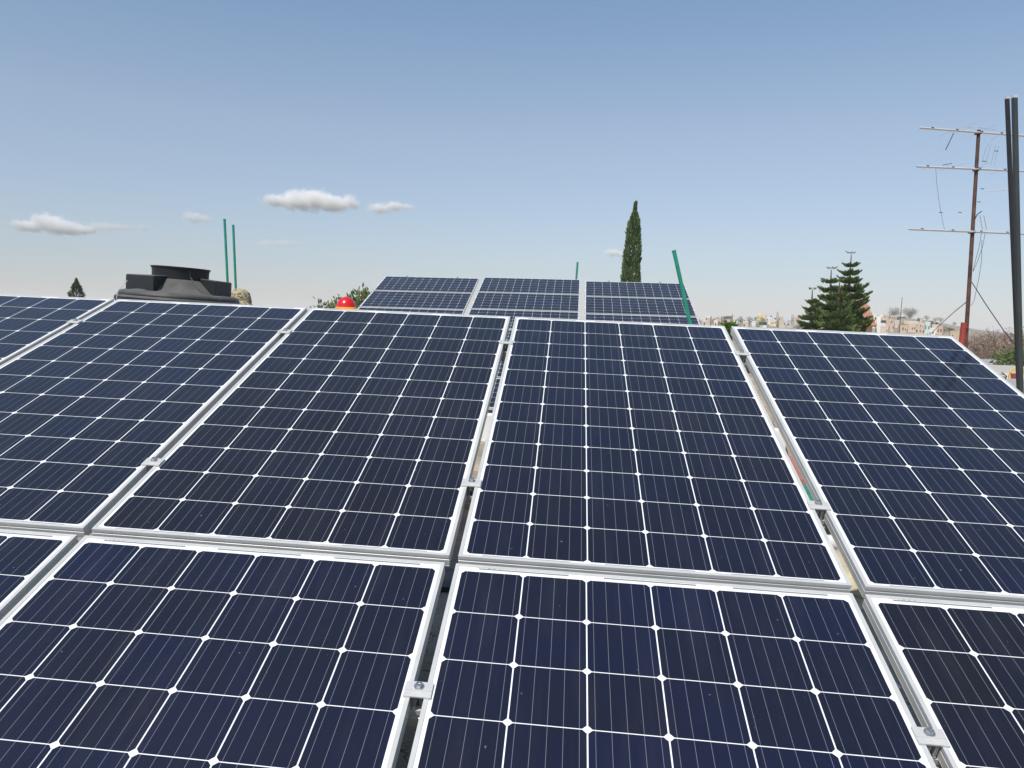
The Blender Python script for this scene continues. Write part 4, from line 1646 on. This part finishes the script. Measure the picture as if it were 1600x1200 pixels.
hill = [
    (1368.5, 330, 493, 5, 'white', 'flat', 'narrow white house at the right edge of the araucarias', 1, 2, ()),
    (1384, 600, 492, 8, 'pink', 'flat', 'pink house just left of the hilltop tree', 2, 1, ()),
    (1380, 570, 495.5, 9, 'pink', 'flat', 'pink house one step below the hilltop', 2, 1, ('hut',)),
    (1378.5, 430, 500, 11, 'white', 'slab', 'open white roofed shed left on the hill', 2, 1, ()),
    (1376, 350, 506, 12, 'white', 'flat', 'white house with dark windows near the araucarias', 3, 1, ('tank',)),
    (1396, 610, 493.5, 9, 'tan', 'flat', 'tan house right under the bare hilltop tree', 2, 1, ()),
    (1406, 600, 495, 8, 'cream', 'flat', 'cream house behind the thin pole', 2, 1, ()),
    (1416, 610, 496.5, 8, 'cream', 'flat', 'cream house under the grey green hilltop tree', 2, 1, ()),
    (1424, 590, 499, 8, 'tan', 'flat', 'tan house on the right shoulder of the hill', 2, 1, ()),
    (1392, 520, 499, 9, 'orange', 'flat', 'orange house in the middle of the hill', 2, 1, ()),
    (1402, 500, 501, 8, 'beige', 'flat', 'beige house left of the small hill bush', 2, 1, ('tank',)),
    (1418, 500, 502.5, 9, 'cream', 'flat', 'cream house right of the small hill bush', 3, 1, ()),
    (1430, 540, 503.5, 12, 'cream', 'flat', 'long cream house with a pale parapet on the hill', 3, 1, ()),
    (1437.5, 520, 501.5, 5, 'grey', 'dark', 'grey hut with a dark roof on the hill skyline', 1, 1, ()),
    (1393, 420, 506, 11, 'orange', 'flat', 'orange house in the lower row left of the thin pole', 3, 1, ()),
    (1412, 400, 509, 11, 'tan', 'flat', 'tan house in the lower row right of the thin pole', 3, 1, ()),
    (1427, 400, 508, 11, 'pink', 'flat', 'pink house in the lower row under the long cream house', 3, 1, ()),
    (1442, 440, 505.5, 8, 'beige', 'flat', 'beige house left of the mint green house', 2, 1, ('hut',)),
    (1451.5, 400, 505, 7, 'mint', 'flat', 'mint green house on the right of the hill', 2, 2, ()),
    (1457, 420, 505.5, 4, 'grey', 'dark', 'small dark roofed hut behind the mint green house', 1, 1, ()),
    (1463, 420, 508.5, 8, 'cream', 'flat', 'cream house right of the mint green house', 2, 1, ('tank',)),
    (1472, 380, 511, 8, 'tan', 'flat', 'tan house at the right end of the hill', 2, 1, ()),
    (1440, 340, 512, 12, 'orange', 'flat', 'orange house low on the hill near the panel edge', 3, 1, ()),
    (1385, 320, 511.5, 12, 'beige', 'flat', 'beige house low on the hill near the araucarias', 3, 1, ()),
    (1458, 330, 514, 10, 'white', 'flat', 'white house low on the hill at the panel edge', 2, 1, ()),
    (1496, 330, 519.5, 14, 'tan', 'flat', 'tan house left of the red pipe', 3, 1, ()),
]
for i, (px, Y, pt, w, c, rf, lab, nw, st, ex) in enumerate(hill):
    house('house', lab, px, Y, pt, w, c, None, rf, None, GH2, nw, st, ex, 100 + i)

# thin radio poles far away
for px, Y, pt, r, lab in ((1405.3, 300, 464, .16, 'tall thin pole between the two round hilltop trees'), (1143.6, 430, 490.5, .22, 'short dark pole above the dark roofed house'),
                          (1236.3, 420, 490, .12, 'left thin pole beside the araucarias'), (1238.6, 420, 492, .12, 'right thin pole beside the araucarias')):
    b, t = on_ground(px, Y), at(px, pt, Y)
    root = empty('thin_pole', loc=b)
    tag(root, lab, 'pole', 'thin poles of the distant town')
    m = MB()
    m.tube([(0, 0, 0), (0, 0, t.z - b.z)], r * 1.3, 6, r2=r * .6)
    m.build('shaft', M['dark_paint'], root)
    m = MB()
    m.box((0, 0, 1.0), (r * 4, r * 4, 2.0))
    m.build('footing', WM['grey'], root)


# terracotta roofed house behind the araucarias
def gable():
    Y = 58
    apex = at(1351, 466, Y)
    e0, e1 = at(1284, 492, Y), at(1366, 497, Y)
    b = on_ground(1325, Y)
    root = empty('tiled_house', loc=b, rz=-.43)
    tag(root, 'terracotta tiled house half hidden behind the araucaria trees', 'building')
    L = lambda p: Vector((p.x - b.x, p.y - b.y, p.z - b.z))
    D = 9.0
    x0, x1 = L(e0).x, L(e1).x
    ax, az = L(apex).x, L(apex).z
    ez = L(e1).z - .6
    m = MB()
    m.box(((x0 + x1) / 2, D / 2, (ez) / 2), (x1 - x0 - .5, D - .6, ez))
    m.build('wall', WM['orange'], root)
    m = MB()
    # hipped roof, its ridge to the right
    A, B, C_, D_ = Vector((x0, 0, ez)), Vector((x1, 0, ez)), Vector((x1, D, ez)), Vector((x0, D, ez))
    r0, r1 = Vector((ax - 1.6, D / 2, az)), Vector((ax, D / 2, az))
    for f in ([A, B, r1, r0], [B, C_, r1], [C_, D_, r0, r1], [D_, A, r0]):
        m.face(f)
    m.face([D_, C_, B, A])
    # rows of round tiles
    for i in range(34):
        t = (i + .5) / 34
        p = A.lerp(B, t)
        q = r0.lerp(r1, min(1, max(0, (p.x - r0.x) / (r1.x - r0.x))))
        if p.x < r0.x:
            q = A.lerp(r0, (p.x - A.x) / (r0.x - A.x))
            q = Vector((p.x, q.y, q.z))
        elif p.x > r1.x:
            q = B.lerp(r1, (B.x - p.x) / (B.x - r1.x))
            q = Vector((p.x, q.y, q.z))
        else:
            q = Vector((p.x, D / 2, az))
        m.tube([p + Vector((0, -.05, .02)), q + Vector((0, 0, .02))], .085, 6)
    m.build('roof', M['tileroof'], root)
    m = MB()
    m.box((L(at(1369, 494, Y)).x, 1.0, L(at(1369, 494, Y)).z / 2), (.28, .9, L(at(1369, 494, Y)).z))
    m.build('white_pier', WM['white'], root)
    for x in (x0 + 1, x0 + 2.6):
        m = MB()
        m.box((x, .28, ez - 1.2), (.8, .08, 1.1))
        m.build('window', M['window'], root)


gable()


# neighbouring sheds at the lower right
def shed(label, px, Y, py, w, d, rise, mat, rz=0.0, wall='grey'):
    p = at(px, py, Y)
    b = Vector((p.x, Y, terrain(p.x, Y)))
    root = empty('shed', loc=b, rz=rz)
    tag(root, label, 'shed', 'sheds below the dry slope')
    H = p.z - b.z
    m = MB()
    m.box((0, d / 2, (H - .1) / 2), (w, d, H - .1))
    m.build('wall', WM[wall], root)
    m = MB()
    n = int(w / .09)
    for k in range(n):
        x0, x1 = -w / 2 - .15 + (w + .3) * k / n, -w / 2 - .15 + (w + .3) * (k + 1) / n
        z0, z1 = .03 * (k % 2), .03 * ((k + 1) % 2)
        m.face([(x0, -.2, H + z0 - .05), (x1, -.2, H + z1 - .05), (x1, d + .2, H + rise + z1), (x0, d + .2, H + rise + z0)])
        m.face([(x0, -.2, H + z0 - .09), (x0, d + .2, H + rise + z0 - .04), (x1, d + .2, H + rise + z1 - .04), (x1, -.2, H + z1 - .09)])
        m.face([(x0, -.2, H + z0 - .09), (x1, -.2, H + z1 - .09), (x1, -.2, H + z1 - .05), (x0, -.2, H + z0 - .05)])
    m.build('roof', mat, root)
    m = MB()
    m.box((w * .15, -.02, H * .4), (.9, .05, H * .8 - .1))
    m.build('door', M['door'], root)


shed('shed with a pale corrugated roof below the dry slope', 1556, 46, 572, 1.9, 2.0, .30, M['greyroof'], -.5)
shed('low shed with a grey roof between the corrugated shed and the dark posts', 1580, 40, 580, 1.5, 1.2, .08, M['greyroof'], .1)
# low neighbour roof with a few things on it
p0 = at(1596, 590, 19.0)
root = empty('neighbour_house', loc=(p0.x + 1.8, 18.6, terrain(p0.x, 19)))
tag(root, 'flat roofed neighbour house at the right edge behind the dark posts', 'building')
Hn = p0.z - root.location.z - .28
m = MB()
m.box((0, 4, Hn / 2), (6.4, 8, Hn))
m.build('wall', WM['beige'], root)
m = MB()
for x, y, w, d in ((0, .1, 6.45, .22), (0, 7.9, 6.45, .22), (-3.12, 4, .22, 7.5), (3.12, 4, .22, 7.5)):
    m.box((x, y, Hn + .12), (w, d, .27))
m.build('parapet', WM['grey'], root)
m = MB()
m.box((-1.2, -.02, Hn - 1.2), (1.0, .08, 1.0))
m.build('window', M['window'], root)
c = at(1586.5, 586, 21.5)
m = MB()
zb = root.location.z + Hn
m.lathe([(0, 0), (.09, 0), (.115, .24), (.105, .24), (.085, .04), (0, .04)], 20)
o = smooth_by_angle(m.build('bucket', M['red_pipe']))
o.location = (c.x, c.y, zb + .004)
tag(o, 'red bucket on the neighbour roof beside the dark posts', 'bucket')
c = at(1600, 572, 20.5)
m = MB()
m.tube([Vector((.13 * math.cos(a) * (1 + .01 * k), .02 * k, .23 + .20 * math.sin(a))) for k, a in enumerate(np.linspace(-1.4, 4.4, 26))], .020, 8)
M['yellow'] = plain("yellow hose", (.70, .48, .03), .5, var=.1)
o = smooth_by_angle(m.build('hose', M['yellow']))
o.location = (c.x + .06, c.y, zb + .03)
tag(o, 'coiled yellow hose standing on the neighbour roof at the right edge', 'hose')

# small clamps on the top edge of the far array
for u, w_ in ((.45, 'left'), (1.50, 'left'), (2.45, 'middle'), (3.50, 'middle'), (4.55, 'right hand'), (5.55, 'right hand')):
    k = 'first' if u in (.45, 2.45, 4.55) else 'second'
    root = empty('end_clamp', basis(UF, VF, NF, O_FAR + UF * u))
    tag(root, f'{k} end clamp from the left atop the {w_} far panel', 'clamp', 'end clamps on the far array')
    m = MB()
    m.box((0, .012, .004), (.05, .05, .012))
    m.build('plate', M['alu'], root)
    m = MB()
    m.tube([(0, .018, .008), (0, .018, .024)], .006, 8)
    m.build('bolt', M['steel'], root)

# ------------------------------------------------------------------ clouds: small fair weather heaps far away, real volumes
def cloud(label, px, py, wpx, hpx, dens, lumps, seed, D=4200):
    rnd = random.Random(seed)
    c = at(px, py, D)
    W, Hh = wpx * D / FPX, hpx * D / FPX
    mb = MB()
    nu, nv = 40, 20
    for j in range(nv + 1):
        ph = -math.pi / 2 + math.pi * j / nv
        for i in range(nu):
            th = 2 * math.pi * i / nu
            mb.v.append((math.cos(th) * math.cos(ph) * W * .56, math.sin(th) * math.cos(ph) * W * .40, math.sin(ph) * Hh * .62))
    for j in range(nv):
        for i in range(nu):
            i2 = (i + 1) % nu
            mb.f.append((j * nu + i, j * nu + i2, (j + 1) * nu + i2, (j + 1) * nu + i))
            mb.m.append(0)
    t = bpy.data.materials.new('cloud vapour')
    t.use_nodes = True
    nt = t.node_tree
    nt.nodes.clear()
    out = nt.nodes.new('ShaderNodeOutputMaterial')
    pv = nt.nodes.new('ShaderNodeVolumePrincipled')
    pv.inputs['Color'].default_value = (1, .992, .975, 1)
    pv.inputs['Anisotropy'].default_value = -0.35
    co = nt.nodes.new('ShaderNodeTexCoord')

    def mth(op, a, b=None, clamp=False):
        x = nt.nodes.new('ShaderNodeMath')
        x.operation = op
        x.use_clamp = clamp
        for k, v in ((0, a), (1, b)):
            if v is None:
                continue
            if isinstance(v, (int, float)):
                x.inputs[k].default_value = v
            else:
                nt.links.new(v, x.inputs[k])
        return x.outputs[0]
    nz = nt.nodes.new('ShaderNodeTexNoise')
    nz.inputs['Scale'].default_value = 3.2 / Hh
    nz.inputs['Detail'].default_value = 6
    nz.inputs['Roughness'].default_value = .68
    nt.links.new(co.outputs['Object'], nz.inputs['Vector'])
    field = None
    # puffs: soft balls along the cloud, flat underneath
    for lx, lz, lr, ls in lumps:
        vm = nt.nodes.new('ShaderNodeVectorMath')
        vm.operation = 'SUBTRACT'
        nt.links.new(co.outputs['Object'], vm.inputs[0])
        vm.inputs[1].default_value = (lx * W, 0, lz * Hh)
        v2 = nt.nodes.new('ShaderNodeVectorMath')
        v2.operation = 'MULTIPLY'
        nt.links.new(vm.outputs[0], v2.inputs[0])
        v2.inputs[1].default_value = (1 / (lr * W), 1 / (lr * W), 1 / (ls * Hh))
        ln = nt.nodes.new('ShaderNodeVectorMath')
        ln.operation = 'LENGTH'
        nt.links.new(v2.outputs[0], ln.inputs[0])
        k = mth('SUBTRACT', 1.0, ln.outputs['Value'])
        field = k if field is None else mth('MAXIMUM', field, k)
    f = mth('ADD', field, mth('MULTIPLY', mth('SUBTRACT', nz.outputs['Fac'], .54), 2.5))
    f = mth('MULTIPLY', f, 1.7, True)
    f = mth('MULTIPLY', f, dens)
    nt.links.new(f, pv.inputs['Density'])
    nt.links.new(pv.outputs[0], out.inputs['Volume'])
    o = mb.build('cloud', t)
    o.location = c
    tag(o, label, 'cloud', 'small clouds in the left half of the sky' if px < 900 else None)
    return o


cloud('biggest white cloud, upper middle of the sky', 485, 315, 150, 42, 0.0429, [(-.12, .02, .24, .40), (.05, .05, .22, .42), (.22, -.06, .25, .30), (-.32, -.02, .22, .22), (.40, .05, .12, .30), (-.02, .25, .10, .25)], 1)
cloud('small stretched cloud right of the biggest one', 609, 325, 76, 24, 0.0386, [(-.2, -.05, .28, .38), (.08, .10, .25, .38), (.36, .1, .2, .2)], 2)
cloud('wide cloud low at the left edge of the sky', 82, 353, 122, 36, 0.0342, [(-.05, .15, .25, .42), (.15, -.08, .32, .32), (-.3, -.05, .26, .28), (.38, -.12, .18, .25)], 3)
cloud('thin wisp right of the wide left cloud', 180, 355, 110, 20, 0.0129, [(-.18, .0, .28, .42), (.05, -.02, .3, .3), (.36, .05, .16, .25)], 4)
cloud('small round cloud above the left green poles', 306, 341, 56, 24, 0.0235, [(-.08, .05, .32, .42), (.22, -.05, .26, .3)], 5)
cloud('faint wisp between the tank and the far array', 434, 381, 76, 17, 0.0107, [(-.2, 0, .3, .4), (.2, .05, .3, .42)], 6)
cloud('little white cloud left of the cypress tip', 959, 396, 46, 17, 0.0342, [(-.05, .05, .36, .42), (.28, -.1, .26, .3)], 7)

# ------------------------------------------------------------------ the hazy air over the town
mb = MB()
mb.box((0, 0, 10.5), (8400, 8400, 31))
t = bpy.data.materials.new('haze')
t.use_nodes = True
nt = t.node_tree
nt.nodes.clear()
out = nt.nodes.new('ShaderNodeOutputMaterial')
pv = nt.nodes.new('ShaderNodeVolumePrincipled')
pv.inputs['Color'].default_value = (.97, .98, 1, 1)
pv.inputs['Density'].default_value = 0.0003
pv.inputs['Anisotropy'].default_value = 0.0
nt.links.new(pv.outputs[0], out.inputs['Volume'])
o = mb.build('haze', t)
tag(o, kind='stuff')
